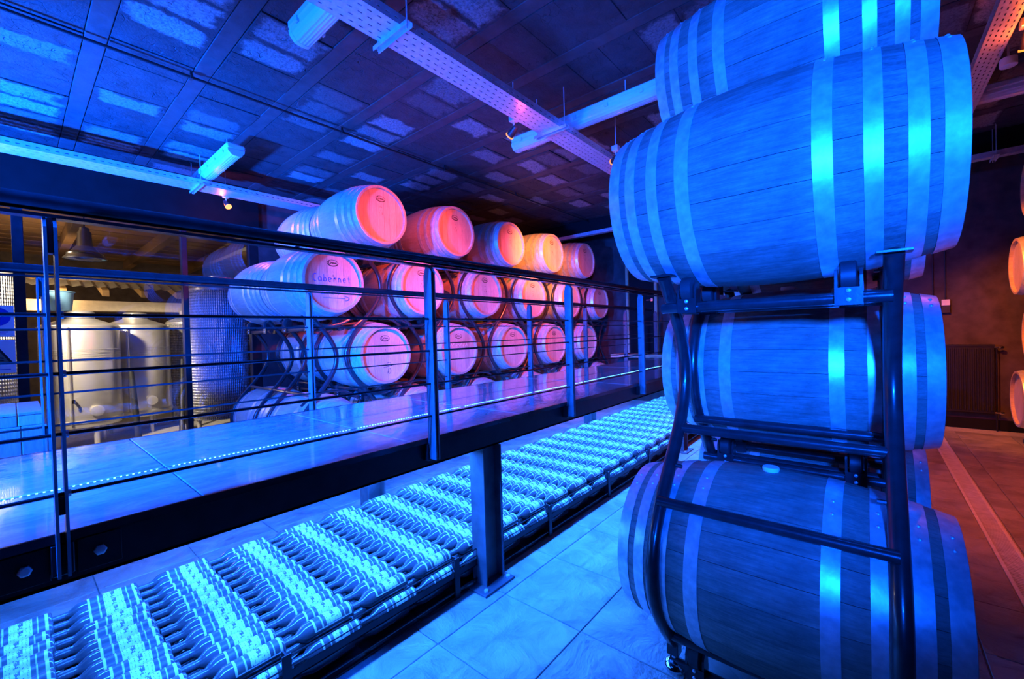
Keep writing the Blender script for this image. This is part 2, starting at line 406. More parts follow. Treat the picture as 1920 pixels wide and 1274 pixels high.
# ceiling: joists with infill blocks
ceil = MB().box((-6.3, -3.0, ZC + 0.012), (3.2, YB + 0.1, ZC + 0.15)).build('ceiling', 'ceiling_gap')
tag(ceil, 'dark painted joist and block ceiling', None, None, 'structure')
JP, JW = 0.5565, 0.112
BX = 0.262
bl_me = [MB().bevbox((-BX / 2 + 0.0012, -(JP - JW) / 2 + 0.002, -0.002), (BX / 2 - 0.0012, (JP - JW) / 2 - 0.002, 0.05), 0.0015).mesh('ceiling_block', 'ceiling_block') for _ in range(1)]
js_me = MB().bevbox((-4.7, -JW / 2 + 0.002, 0), (4.7, JW / 2 - 0.002, 0.05), 0.004).mesh('joist', 'ceiling_joist')
blocks = []
for j in range(-5, 13):
    yj = 0.408 + j * JP
    if yj < YB: put('joist', js_me, ceil, (-1.55, yj, ZC - 0.003))
    yb = yj + JP / 2
    if yb > YB - 0.1: continue
    off = random.uniform(0, BX)
    for i in range(36):
        x = XG + off + i * BX
        if x > 3.0: continue
        blocks.append((x, yb))
def ceil_px(p):      # how near the camera looks at a block: sort key
    x, y = p
    fwd = 0.764 * y - 0.645 * x
    if fwd < 0.3: return 1e6
    sx = (0.764 * x + 0.644 * y) / fwd; sz = (ZC - CAMZ) / fwd
    if abs(sx) > 1.3 or sz > 0.88: return 1e5 + x * x + y * y
    return x * x + y * y
blocks.sort(key=ceil_px)
b = MB()
for i, (x, y) in enumerate(blocks):
    dz = random.choice((0, 0, 0.002, -0.003, 0.004, -0.006))
    if i < 290:
        put('ceiling_block', bl_me[0], ceil, (x, y, ZC + dz), (0, 0, random.uniform(-0.006, 0.006)))
    else:
        b.box((x - BX / 2 + 0.003, y - (JP - JW) / 2 + 0.003, ZC + dz), (x + BX / 2 - 0.003, y + (JP - JW) / 2 - 0.003, ZC + 0.03))
tag(b.build('ceiling_blocks_beyond', 'ceiling_block', ceil), None, None, None, 'stuff')

def struct(name, b, mat, label):
    return tag(b.build(name, mat), label, None, None, 'structure')
struct('wall_back', MB().box((-6.3, YB, -0.2), (3.2, YB + 0.2, ZC + 0.1)), 'wall', 'dark plastered back wall of the cellar')
struct('wall_right', MB().box((3.1, -3.0, -0.2), (3.3, YB, ZC + 0.1)), 'wall', 'dark plastered right wall of the cellar')
struct('wall_left', MB().box((XG - 0.15, 2.14, -0.2), (XG + 0.05, YB, ZC + 0.1)), 'wall', 'dark left wall beyond the glazing')
struct('trim_1', MB().box((XG - 0.12, -3.0, 2.78), (XG + 0.10, 2.14, ZC + 0.02)), 'dark_beam', 'dark lintel beam above the glazed wall')
struct('trim_2', MB().box((-6.1, 6.62, 3.08), (3.1, 6.9, ZC)), 'dark_beam', 'dark beam crossing under the ceiling at the back')
struct('baseboard_back', MB().box((-0.6, YB - 0.02, 0.0), (3.1, YB, 0.12)), 'dark_beam', 'dark skirting under the radiator')

# door at the end of the walkway
d1 = thing('door_1', (-3.15, YB - 0.02, 0.9), 'dark door with a yellow frame at the end of the walkway', None, None, 'structure')
MB().box((-0.33, -0.02, 0), (0.17, 0.0, 2.0)).build('door_leaf', 'dark_beam', d1)
b = MB(); b.box((0.17, -0.06, 0), (0.22, 0.0, 2.05)); b.box((-0.38, -0.06, 2.0), (0.17, 0.0, 2.05)); b.box((-0.38, -0.06, 0), (-0.33, 0.0, 2.0))
b.build('door_frame', 'pine', d1)
b = MB(); b.box((0.10, -0.05, 0.95), (0.14, -0.02, 1.0)); b.tube([(0.12, -0.05, 0.975), (0.02, -0.06, 0.975)], 0.008)
b.build('door_handle', 'chrome', d1)
MB().box((-0.5, -0.5, -0.06), (0.6, 0.0, -0.005)).build('threshold', 'pine', d1)

# ------------------------------------------------------------------ raised walkway
WX0, WX1, WZ = -1.53, -2.78, 0.865
WY0, WY1 = -1.16, 7.20
wk = thing('raised_walkway', (-2.15, 3.2, 0), 'raised steel walkway with polished dark tiles and a light strip', 'walkway')
def wl(*p): return L(wk, *p)
b = MB(); b.box(wl(-1.56, WY0, 0.73), wl(-1.552, WY1, 0.845)); b.box(wl(-1.64, WY0, 0.73), wl(-1.552, WY1, 0.739)); b.box(wl(-1.64, WY0, 0.836), wl(-1.552, WY1, 0.845))
b.build('edge_beam', 'black_steel', wk)
b = MB(); b.box(wl(-2.76, WY0, 0.73), wl(-2.752, WY1, 0.845)); b.box(wl(-2.76, WY0, 0.73), wl(-2.67, WY1, 0.739)); b.box(wl(-2.76, WY0, 0.836), wl(-2.67, WY1, 0.845))
b.build('edge_beam', 'black_steel', wk)
y = WY0 + 0.3
while y < WY1:
    b = MB()
    b.box(wl(-2.752, y - 0.03, 0.78), wl(-1.56, y + 0.03, 0.845)); b.build('cross_beam', 'black_steel', wk); y += 1.15
# deck tiles 0.76 long, two across with the light strip between them
TY = 0.76; SX = -2.02
k = 0; y = 0.36 - 2 * TY
cut = {}
for (xa, xb, nm) in ((WX1, SX - 0.012, 0), (SX + 0.012, WX0, 1)):
    cx = (xa + xb) / 2
    cut[nm] = (cx, MB().bevbox((xa - cx, -TY / 2 + 0.002, 0), (xb - cx, TY / 2 - 0.002, 0.02), 0.002).mesh('deck_tile', 'deck_tile'))
while y < WY1 - 0.2:
    for nm in (0, 1):
        put('deck_tile', cut[nm][1], wk, wl(cut[nm][0], y + TY / 2, WZ - 0.02 + random.uniform(-0.0006, 0.0006)))
    y += TY
b = MB(); b.box(wl(WX0 - 0.004, WY0, 0.845), wl(WX0 + 0.004, WY1, 0.868)); b.box(wl(WX1 - 0.004, WY0, 0.845), wl(WX1 + 0.004, WY1, 0.866))
b.build('edge_angle', 'rail_steel', wk)
ls = MB().box(wl(SX - 0.011, WY0, WZ - 0.018), wl(SX + 0.011, WY1, WZ - 0.004)).build('light_strip', 'black_plastic', wk)
b = MB()
n_led = int((WY1 - WY0) / 0.0165)
for i in range(n_led):
    yy = WY0 + 0.01 + i * 0.0165
    if abs((yy - 0.36) / TY - round((yy - 0.36) / TY)) * TY < 0.016: continue
    c = wl(SX, yy, WZ - 0.003)
    b.boxc(c, (0.005, 0.005, 0.005))
tag(b.build('led_dots', 'led_dot', ls), 'row of tiny white-blue lights', None, None, 'stuff')
# columns: H section, base plate with bolts
for (cx, cy) in ((-1.585, 1.63), (-1.585, 4.7), (-2.71, 1.63), (-2.71, 4.7)):
    b = MB()
    b.box(wl(cx - 0.05, cy - 0.070, 0.012), wl(cx + 0.05, cy - 0.061, 0.73)); b.box(wl(cx - 0.05, cy + 0.061, 0.012), wl(cx + 0.05, cy + 0.070, 0.73))
    b.box(wl(cx - 0.004, cy - 0.061, 0.012), wl(cx + 0.004, cy + 0.061, 0.73))
    co = b.build('column', 'column_steel', wk)
    MB().bevbox(wl(cx - 0.06, cy - 0.13, 0), wl(cx + 0.10, cy + 0.10, 0.012), 0.002).build('base_plate', 'column_steel', co)
    b = MB()
    for (dx, dy) in ((0.075, -0.10), (0.075, 0.07), (-0.035, -0.10)):
        b.lathe([(0.012, 0), (0.012, 0.012), (0.022, 0.012), (0.022, 0.0)], 'z', 6, wl(cx + dx, cy + dy, 0))
    b.build('bolts', 'galv', co)
# splice plates with bolt heads beside the nearest post
for yy in (0.005, 0.135):
    pl = MB().bevbox(wl(-1.552, yy - 0.042, 0.752), wl(-1.544, yy + 0.042, 0.835), 0.001).build('splice_plate', 'black_steel', wk)
    MB().lathe([(0, 0.013), (0.008, 0.013), (0.010, 0.009), (0.010, 0.0)], 'x', 6, wl(-1.544, yy, 0.795)).build('bolt', 'galv', pl, 30)
# tubes of blue light under the deck
for x in (-1.70, -2.55):
    h = MB().bevbox(wl(x - 0.02, -0.9, 0.735), wl(x + 0.02, 7.1, 0.78), 0.003).build('tube_housing', 'white_plastic', wk)
    MB().tube([wl(x, -0.88, 0.733), wl(x, 7.08, 0.733)], 0.007, 8).build('glowing_tube', 'tube_glow', h)

# ------------------------------------------------------------------ railings
RZ = 1.672
CZ = (1.405, 1.262, 1.115, 0.970)
def railing(x, posts, label, y0, y1, side):
    r = thing('railing', (x, posts[0], WZ), label, 'railing', 'walkway railings')
    def l(*p): return L(r, *p)
    b = MB(); b.tube([l(x, y0, RZ), l(x, y1, RZ)], 0.021, 14); b.build('handrail', 'rail_steel', r, 40)
    b = MB(); b.box(l(x - 0.016, y0, RZ - 0.036), l(x + 0.016, y1, RZ - 0.028)); b.build('rail_flat', 'rail_steel', r)
    for z in CZ:
        MB().tube([l(x, y0, z), l(x, y1, z)], 0.0048, 6).build('wire_rod', 'rail_steel', r, 40)
    for py in posts:
        po = None
        for s in (-1, 1):
            b = MB(); ya, yb = py + s * 0.0085 - 0.003, py + s * 0.0085 + 0.003
            # flat with a chamfered head, running down the face of the beam
            poly = [(0.775, -0.026), (0.775, 0.026), (RZ - 0.06, 0.026), (RZ - 0.035, 0.010), (RZ - 0.035, -0.012), (RZ - 0.075, -0.026)]
            b.prism([(z - WZ, xx) for (z, xx) in poly], 'y', ya - posts[0], yb - posts[0])
            po = b.build('post', 'post_steel', r)
            for z in CZ:
                if s == 1: MB().lathe([(0.003, 0.0), (0.003, 0.009), (0.009, 0.009), (0.009, 0.0)], 'y', 8, (0, py - posts[0] + 0.0085, z - WZ)).build('rod_nut', 'galv', po, 30)
        MB().bevbox(l(x - 0.022, py - 0.0055, 0.925), l(x + 0.022, py + 0.0055, 0.965), 0.001).build('spacer', 'black_steel', r)
        MB().bevbox(l(x - 0.02, py - 0.0055, RZ - 0.12), l(x + 0.014, py + 0.0055, RZ - 0.03), 0.001).build('saddle', 'post_steel', r)
        MB().bevbox(l(x - side * 0.052, py - 0.02, 0.765), l(x - side * 0.02, py + 0.02, 0.842), 0.002).build('bracket', 'black_steel', r)
    return r
railing(-1.50, [0.067 + 1.147 * k for k in range(-1, 7)], 'dark steel railing with thin rods along the near edge of the walkway', -1.1, 7.05, 1)
railing(-2.81, [0.09 + 1.18 * k for k in range(-1, 7)], 'dark steel railing with thin rods along the far edge of the walkway', -1.1, 7.05, -1)

# ------------------------------------------------------------------ barrels
BL, RB, RE = 0.475, 0.352, 0.287
def rad(x): return RB - (RB - RE) * (abs(x) / BL) ** 2
NS = 24
# one stave, shared by every stave of the front barrels
b = MB(); seg = 12; da = PI / NS - 0.0022
rows = []
for i in range(seg + 1):
    x = -BL + 2 * BL * i / seg; r = rad(x); row = []
    for (rr, an) in ((r, -da), (r, -da / 3), (r, da / 3), (r, da), (r - 0.024, da), (r - 0.024, -da)):
        row.append(len(b.v)); b.v.append((x, rr * math.cos(an), rr * math.sin(an)))
    rows.append(row)
for i in range(seg):
    for k in range(6):
        k2 = (k + 1) % 6; b.f.append((rows[i][k], rows[i][k2], rows[i + 1][k2], rows[i + 1][k]))
b.f.append(tuple(rows[0])[::-1]); b.f.append(tuple(rows[-1]))
STAVE = b.mesh('stave', 'oak_old', 35)
# whole body for the barrels further away
prof = [(-BL + 0.035, RE - 0.024), (-BL, RE - 0.022)] + [(-BL + 2 * BL * i / 16, rad(-BL + 2 * BL * i / 16)) for i in range(17)] + [(BL, RE - 0.022), (BL - 0.035, RE - 0.024)]
BODY = MB().lathe(prof, 'x', 48).mesh('staves', 'oak_new', 35)
def hoop_mesh(x0, x1, n=48):
    th = 0.0022
    a, c = rad(x0), rad(x1); p = [(x0, a), (x0, a + th), (x1, c + th), (x1, c)]
    return MB().lathe(p, 'x', n, close=True).mesh('hoop', 'hoop', 35)
HB = [(0.165, 0.211), (0.275, 0.315), (0.362, 0.402), (0.428, 0.474)]
HOOPS = [hoop_mesh(s * a if s > 0 else -c, s * c if s > 0 else -a) for (a, c) in HB for s in (1, -1)]
RIV = MB().lathe([(0, 0.006), (0.002, 0.005), (0.004, 0.0)], 'z', 8).mesh('rivet', 'hoop', 60)
HR = RE - 0.022
DISC = MB().lathe([(0, 0.0), (0, HR - 0.002), (0.012, HR - 0.002), (0.012, 0.0)], 'x', 40).mesh('head', 'oak_old', 35)
# boards of a head: slices of the disc, running upright
BOARDS = []
edges = [-HR, -0.19, -0.125, -0.045, 0.035, 0.10, 0.175, HR]
for i in range(7):
    a, c = edges[i] + 0.0008, edges[i + 1] - 0.0008
    pts = []
    n = 6
    for k in range(n + 1):
        yy = a + (c - a) * k / n; pts.append((yy, math.sqrt(max(0, (HR - 0.001) ** 2 - yy * yy))))
    poly = pts + [(p, -q) for (p, q) in pts[::-1]]
    if abs(poly[0][1]) < 1e-5: poly = poly[:-1]
    if i == 6: poly = [p for k, p in enumerate(poly) if not (k > 0 and abs(p[1]) < 1e-5 and abs(poly[k - 1][1]) < 1e-5)]
    BOARDS.append(MB().prism(poly, 'x', 0, 0.012).mesh('head_board', 'oak_head'))
BUNG = MB().lathe([(0, 0.0), (-0.01, 0.022), (0.012, 0.028), (0.018, 0.026), (0.018, 0.0)], 'z', 20).mesh('bung', 'silicone', 40)

def barrel(c, label, group, front=False, facing=1, boards=True, spin=0.0):
    """c: centre of the barrel, axis along x; facing: side whose head shows"""
    t = thing('wine_barrel', (c[0], c[1], c[2] - RB), label, 'barrel', group)
    up = (0, 0, RB)
    if front:
        for i in range(NS):
            put('stave', STAVE, t, up, (spin + 2 * PI * i / NS, 0, 0))
    else:
        put('staves', BODY, t, up, (spin, 0, 0))
    for k, me in enumerate(HOOPS):
        h = put('hoop', me, t, up, (0, 0, 0))
        if front:
            x0 = sum(HB[k // 2]) / 2 * (1 if k % 2 == 0 else -1)
            for q in (-0.012, 0.012):
                an = spin + 1.95 + q / 0.3 * 2
                put('rivet', RIV, h, (x0, (rad(x0) + 0.002) * math.cos(an), (rad(x0) + 0.002) * math.sin(an)), (an - PI / 2, 0, 0))
    for s in (1, -1):
        hd = put('head', DISC, t, (s * (BL - 0.040) - (0.012 if s > 0 else 0), 0, RB))
        if boards and s == facing:
            for me in BOARDS:
                put('head_board', me, hd, (0.0125 if s > 0 else -0.0125, 0, 0))
            if facing == 1: stamp(hd)
    if front:
        put('bung', BUNG, t, (0, 0, RB * 2 - 0.004))
    return t

def strokes(lines, r, name, mat, parent, sx, sz, ox, oz, x):
    """flat handwriting on a head: lines in (y, z) units drawn as thin ribbons proud of the wood by a hair"""
    b = MB()
    for ln in lines:
        for (p, q) in zip(ln[:-1], ln[1:]):
            a = Vector((ox + p[0] * sx, oz + p[1] * sz)); c = Vector((ox + q[0] * sx, oz + q[1] * sz))
            d = c - a
            if d.length < 1e-6: continue
            d.normalize(); nrm = Vector((-d.y, d.x)) * r; a -= d * r * 0.6; c += d * r * 0.6
            n = len(b.v)
            b.v += [(x, *(a + nrm)), (x, *(c + nrm)), (x, *(c - nrm)), (x, *(a - nrm))]; b.f.append((n, n + 1, n + 2, n + 3))
    return b.build(name, mat, parent)
def arc(cx, cy, rx, ry, a0, a1, n=12):
    return [(cx + rx * math.cos(math.radians(a0 + (a1 - a0) * k / n)), cy + ry * math.sin(math.radians(a0 + (a1 - a0) * k / n))) for k in range(n + 1)]
STAMP = None
def stamp(hd):
    global STAMP
    if STAMP is None:
        ln = [arc(0, 0, 1, 0.55, 0, 360, 28), arc(0, 0, 0.9, 0.46, 200, 340, 12), arc(-0.55, 0.08, 0.16, 0.28, 60, 330, 10), [(-0.4, 0.25), (-0.3, -0.1), (-0.15, 0.2), (-0.05, -0.08), (0.05, 0.15), (0.1, -0.08), (0.25, 0.12), (0.3, -0.1), (0.45, 0.12), (0.5, -0.1), (0.62, 0.1), (0.7, -0.05)]]
        o = strokes(ln, 0.0022, 'stamp', 'brand_ink', hd, 0.052, 0.052, 0.0, 0.165, 0.0252)
        dots = [[(-0.2, 0), (-0.08, 0)], [(0.14, 0), (0.26, 0)], [(0.02, -0.55), (0.02, -0.85)], [(-0.3, -1.2), (-0.3, -1.3)], [(0.35, -1.1), (0.35, -1.45)]]
        o2 = strokes(dots, 0.0022, 'stamp_marks', 'brand_ink', hd, 0.05, 0.05, 0.0, 0.085, 0.0252)
        STAMP = (o.data, o2.data)
    else:
        put('stamp', STAMP[0], hd); put('stamp_marks', STAMP[1], hd)

# big rack on the right: barrels lying across the view
FX = -0.28
FR = [((FX, 1.78, 0.45), 'old oak barrel at the bottom of the near right stack, white bung on top'),
      ((FX, 2.28, 1.14), 'old oak barrel framed by the black tubes in the middle of the near right stack'),
      ((FX, 1.78, 1.835), 'big old oak barrel resting on black rollers, largest in the photo'),
      ((FX, 2.28, 2.53), 'old oak barrel at the very top right, cut by the upper edge'),
      ((FX, 2.78, 0.45), 'old oak barrel mostly hidden behind the bottom barrel of the near right stack'),
      ((FX, 2.78, 1.835), 'old oak barrel mostly hidden behind the largest barrel, its end showing below it')]
FR += [((FX, yy, 0.45), 'unseen old oak barrel added to the bottom row of the near right stack, %s from the front' % ORD[i + 2]) for i, yy in enumerate((3.78, 4.78, 5.78))]  # added out of view to keep blue light off the right floor
for i, (c, lab) in enumerate(FR):
    barrel(c, lab, 'barrels of the near right stack', i < 6, 1, False, 0.06 + 0.05 * i)

# far stack: two barrels deep, heads facing the walkway
HX = -3.70
CX1, CX2 = HX - BL, HX - 3 * BL - 0.03
ZL = [0.45, 1.15, 1.85, 2.55]
ROWN = ['lowest', 'second', 'third', 'topmost']
far_front = []
for lv in range(4):
    n = 6 if lv % 2 == 0 else 5
    for k in range(n):
        yy = (1.91 if lv % 2 == 0 else 2.43) + 1.0 * k
        lab = 'oak barrel, %s from the left in the %s row of the stack beyond the walkway' % (ORD[k], ROWN[lv])
        if lv == 2 and k == 0: lab = 'oak barrel chalked Cabernet with an arrow on its head, beyond the walkway'
        far_front.append(barrel((CX1, yy, ZL[lv]), lab, 'barrels of the stack beyond the walkway', False, 1, True, 0.1 * k + lv))
        if k < 2:
            lab = 'oak barrel lying behind the %s barrel of the %s row, far stack' % (ORD[k], ROWN[lv])
            barrel((CX2, yy, ZL[lv]), lab, 'rear barrels of the stack beyond the walkway', False, 1, False, 0.3 + k)
# chalk writing on two heads
def head_of(t): return [o for o in t.children if o.name.startswith('head') and o.location.x > 0][0]
g = {'C': [arc(0.55, 0.5, 0.5, 0.55, 60, 290)], 'a': [arc(0.4, 0.3, 0.35, 0.3, 20, 380), [(0.75, 0.55), (0.78, 0.0)]], 'b': [[(0.15, 1.0), (0.12, 0.0)], arc(0.42, 0.28, 0.3, 0.28, 160, -170)],
     'e': [[(0.1, 0.3), (0.7, 0.34)], arc(0.4, 0.3, 0.32, 0.3, 10, 320)], 'r': [[(0.2, 0.6), (0.2, 0.0)], arc(0.5, 0.3, 0.3, 0.28, 170, 60, 6)], 'n': [[(0.15, 0.6), (0.15, 0.0)], arc(0.42, 0.32, 0.26, 0.26, 180, 0, 8), [(0.68, 0.32), (0.7, 0.0)]],
     't': [[(0.4, 0.95), (0.4, 0.1), (0.6, 0.0)], [(0.1, 0.6), (0.75, 0.62)]], '2': [arc(0.4, 0.7, 0.3, 0.28, 170, -40, 8) + [(0.1, 0.0), (0.75, 0.02)]], '0': [arc(0.4, 0.5, 0.3, 0.48, 0, 360)], '1': [[(0.4, 1.0), (0.4, 0.0)]]}
def word(s, x0, adv):
    out = []
    for i, ch in enumerate(s):
        for ln in g[ch]: out.append([(x0 + i * adv + p * 0.85, q) for (p, q) in ln])
    return out
cab = [t for t in far_front if 'Cabernet' in t['label']][0]
hd = head_of(cab)
strokes(word('Cabernet', 0, 1.0), 0.0032, 'chalk_word', 'chalk', hd, 0.046, 0.062, -0.185, -0.005, 0.0254)
strokes(word('2010', 0, 1.0) + [[(0.5, -0.45), (4.6, -0.5)], arc(4.5, -0.5, 0.9, 0.28, 90, -90)], 0.0032, 'chalk_year', 'chalk', hd, 0.05, 0.07, -0.12, -0.12, 0.0254)
l2 = [t for t in far_front if t['label'].startswith('oak barrel, second from the left in the second row')][0]
hd = head_of(l2)
strokes([[(i, random.uniform(0, 1)), (i + 0.3, random.uniform(0, 1)), (i + 0.6, random.uniform(0, 1))] for i in range(8)] + [[(3, -1.6), (3.1, -2.6)], [(3.6, -1.4), (4.2, -1.4), (4.0, -2.7)]], 0.0028, 'chalk_scrawl', 'chalk_white', hd, 0.04, 0.05, -0.17, 0.04, 0.0254)
l1 = [t for t in far_front if t['label'].startswith('oak barrel, first from the left in the second row')][0]
strokes([[(-1, 0), (1, 0.35)], [(-0.3, 0.3), (-0.25, 0.75), (0.4, 0.85), (0.45, 0.5)], arc(0.2, -0.6, 0.25, 0.45, 120, 440, 10), [(0.1, -0.2), (-0.2, -1.0)]], 0.0022, 'pencil_mark', 'brand_ink', head_of(l1), 0.06, 0.06, 0.03, -0.13, 0.0252)

# right stack: heads facing the aisle
for (yy, z, lab) in ((6.75, 0.50, 'orange-lit barrel low at the right edge beside the radiator'), (6.25, 1.18, 'orange-lit barrel just inside the right edge above the low one'),
                     (6.75, 1.88, 'orange-lit barrel at eye height by the right edge'), (6.25, 2.58, 'orange-lit barrel high at the right edge under the cable tray')):
    barrel((1.17 + BL, yy, z), lab, 'barrels of the stack at the right edge', False, -1, True, yy)

# ------------------------------------------------------------------ barrel racks: wave-shaped tubes, crossbars and rollers
def wave(c, s, z0, z1, amp=0.2, n=28, lv0=0.45, per=1.40):
    """s=-1: bulges to -y round level 1; s=+1: to +y"""
    return [(c + s * amp * math.cos(2 * PI * (z0 + (z1 - z0) * i / n - lv0) / per), z0 + (z1 - z0) * i / n) for i in range(n + 1)]
def wave_at(c, s, z, amp=0.2, lv0=0.45, per=1.40): return c + s * amp * math.cos(2 * PI * (z - lv0) / per)

WHEEL = MB().lathe([(-0.021, 0.0), (-0.021, 0.040), (-0.017, 0.046), (0.017, 0.046), (0.021, 0.040), (0.021, 0.0)], 'x', 20).mesh('roller', 'rubber', 40)
FORK = MB()
for sx in (-1, 1):
    FORK.prism([(-0.028, -0.085), (0.028, -0.085), (0.026, 0.0), (0.012, 0.022), (-0.012, 0.022), (-0.026, 0.0)], 'x', sx * 0.030 - 0.004, sx * 0.030 + 0.004)
FORK.box((-0.034, -0.030, -0.088), (0.034, -0.022, -0.035)); FORK.box((-0.034, 0.022, -0.088), (0.034, 0.030, -0.035))
FORK = FORK.mesh('roller_fork', 'frame_steel', 30)
BOLT = MB().lathe([(0, 0.007), (-0.004, 0.006), (-0.006, 0.0)], 'y', 10).mesh('bolt', 'galv', 40)
def rollers(r, xs, yc, zc, barrel_r, level_z):
    """two rollers under a barrel end, at +-0.13 either side of its axis"""
    for s in (-1, 1):
        y = yc + s * 0.135; z = level_z - math.sqrt((barrel_r + 0.048) ** 2 - 0.135 ** 2)
        for x in xs:
            f = put('roller_fork', FORK, r, L(r, x, y, z))
            put('roller', WHEEL, f, (0, 0, 0))
            if s < 0:
                for dz in (-0.045, -0.072): put('bolt', BOLT, f, (0.0, -0.030, dz))
        MB().tube([L(r, min(xs) - 0.10, y, z - 0.066), L(r, max(xs) + 0.10, y, z - 0.066)], 0.019, 10).build('roller_bar', 'frame_steel', r, 40)

TR = 0.0245
fr = thing('barrel_rack', (FX, 1.78, 0), 'black tubular rack with rollers carrying the near right barrels', 'rack', 'barrel racks')
XL, XR = -0.60, 0.057
for (c, s, z0, z1) in ((1.648, -1, 0.10, 1.53), (2.135, 1, 0.10, 1.53), (2.648, -1, 0.10, 1.53), (3.135, 1, 0.10, 1.53)):
    pts = wave(c, s, z0, z1, 0.2 if s < 0 else 0.185)
    for x in (XL, XR):
        tb = MB().tube([L(fr, x, p, z) for (p, z) in pts], TR, 14).build('wave_tube', 'frame_steel', fr, 40)
        p, z = pts[-1]
        MB().bevbox(L(fr, x - 0.04, p - 0.03, z - 0.002), L(fr, x + 0.04, p + 0.03, z + 0.006), 0.001).build('tube_cap', 'frame_steel', tb)
        p, z = pts[0]
        MB().bevbox(L(fr, x - 0.022, p - 0.022, 0.055), L(fr, x + 0.022, p + 0.022, 0.115), 0.002).build('foot_block', 'frame_steel', tb)
        MB().lathe([(0.0, 0.045), (0.012, 0.045), (0.03, 0.030), (0.038, 0.012), (0.06, 0.009)], 'z', 20, L(fr, x, p, 0)).build('levelling_foot', 'chrome', tb, 40)
    for z in (0.165, 0.70, 0.925):
        y = wave_at(c, s, z, 0.2 if s < 0 else 0.185)
        if z == 0.70: y += s * 0.045
        if z == 0.925 and s == 1: y -= 0.066
        MB().tube([L(fr, XL, y, z), L(fr, XR, y, z)], 0.0185, 12).build('crossbar', 'frame_steel', fr, 40)
    for x, sx in ((XL, 1), (XR, -1)):
        y = wave_at(c, s, 0.80, 0.2)
        MB().tube([L(fr, x, y, 0.80), L(fr, x + sx * 0.045, y, 0.80)], 0.008, 8).build('stud', 'frame_steel', fr, 40)
for (yc, z) in ((1.78, 0.45), (2.28, 1.14), (1.78, 1.835), (2.78, 0.45), (2.78, 1.835), (2.28, 2.53)):
    rollers(fr, (-0.515, -0.045), yc, 0, rad(0.235), z)
for (yy, x) in ((2.145, XL), (2.145, XR), (2.415, XL), (2.415, XR)):
    MB().tube([L(fr, x, yy, 1.50), L(fr, x, yy, 2.13)], 0.02, 10).build('upright', 'frame_steel', fr, 40)
# racks of the far stack: one per column of barrels
for k in range(6):
    y0 = 1.91 + 1.0 * k
    lab = 'tubular rack of the stack beyond the walkway, %s from the left' % ORD[k]
    r = thing('barrel_rack', (CX1, y0, 0), lab, 'rack', 'barrel racks')
    xs = [CX1 + 0.33, CX1 - 0.33] + ([CX2 + 0.33, CX2 - 0.33] if k < 2 else [])
    for (c, s) in ((y0 - 0.132, -1), (y0 + 0.365, 1)):
        top = 1.53 if (k == 5 and s == 1) or (k == 0 and s == -1) else 2.22
        pts = wave(c, s, 0.06, top, 0.2, 34, 0.45, 1.40)
        for x in xs:
            MB().tube([L(r, x, p, z) for (p, z) in pts], 0.022, 10).build('wave_tube', 'frame_steel', r, 40)
        for z in (0.80, 1.45, 2.15):
            if z > top: continue
            y = wave_at(c, s, z)
            MB().tube([L(r, xs[0], y, z), L(r, xs[-1], y, z)], 0.016, 8).build('crossbar', 'frame_steel', r, 40)
    # arched ties over and under the barrels
    for lv in range(4):
        yc = y0 if lv % 2 == 0 else y0 + 0.52
        if lv % 2 == 1 and k == 5: continue
        if lv < 3:
            MB().tube([L(r, xs[0], yc + 0.41 * math.cos(math.radians(a)), ZL[lv] - 0.02 + 0.41 * math.sin(math.radians(a))) for a in range(48, 133, 7)], 0.013, 8).build('arched_tie', 'frame_steel', r, 40)
        if lv > 0:
            MB().tube([L(r, xs[0], yc + 0.40 * math.cos(math.radians(a)), ZL[lv] + 0.40 * math.sin(math.radians(a))) for a in range(-128, -51, 7)], 0.013, 8).build('arched_tie', 'frame_steel', r, 40)
        if k < 2 or lv == 0:
            rollers(r, (CX1 - 0.235, CX1 + 0.235), yc, 0, rad(0.235), ZL[lv])
            if k < 1: rollers(r, (CX2 - 0.235, CX2 + 0.235), yc, 0, rad(0.235), ZL[lv])

# right edge rack
r = thing('barrel_rack', (1.645, 6.75, 0), 'tubular rack under the orange-lit barrels at the right edge', 'rack', 'barrel racks')
for (c, s) in ((6.62, -1), (7.11, 1)):
    pts = wave(c, s, 0.0, 2.2, 0.2, 34, 0.5, 1.38)
    for x in (1.36, 1.93): MB().tube([L(r, x, p, z) for (p, z) in pts], 0.022, 10).build('wave_tube', 'frame_steel', r, 40)
    for z in (0.1, 0.85, 1.5, 2.2):
        y = wave_at(c, s, z, 0.2, 0.5, 1.38); MB().tube([L(r, 1.36, y, z), L(r, 1.93, y, z)], 0.016, 8).build('crossbar', 'frame_steel', r, 40)
for (yc, z) in ((6.75, 0.50), (6.25, 1.18), (6.75, 1.88), (6.25, 2.58)):
    rollers(r, (1.41, 1.88), yc, 0, rad(0.235), z)
pts = wave(6.12, -1, 0.0, 2.2, 0.2, 34, 1.18, 1.38)
for x in (1.36, 1.93): MB().tube([L(r, x, p, z) for (p, z) in pts], 0.022, 10).build('wave_tube', 'frame_steel', r, 40)

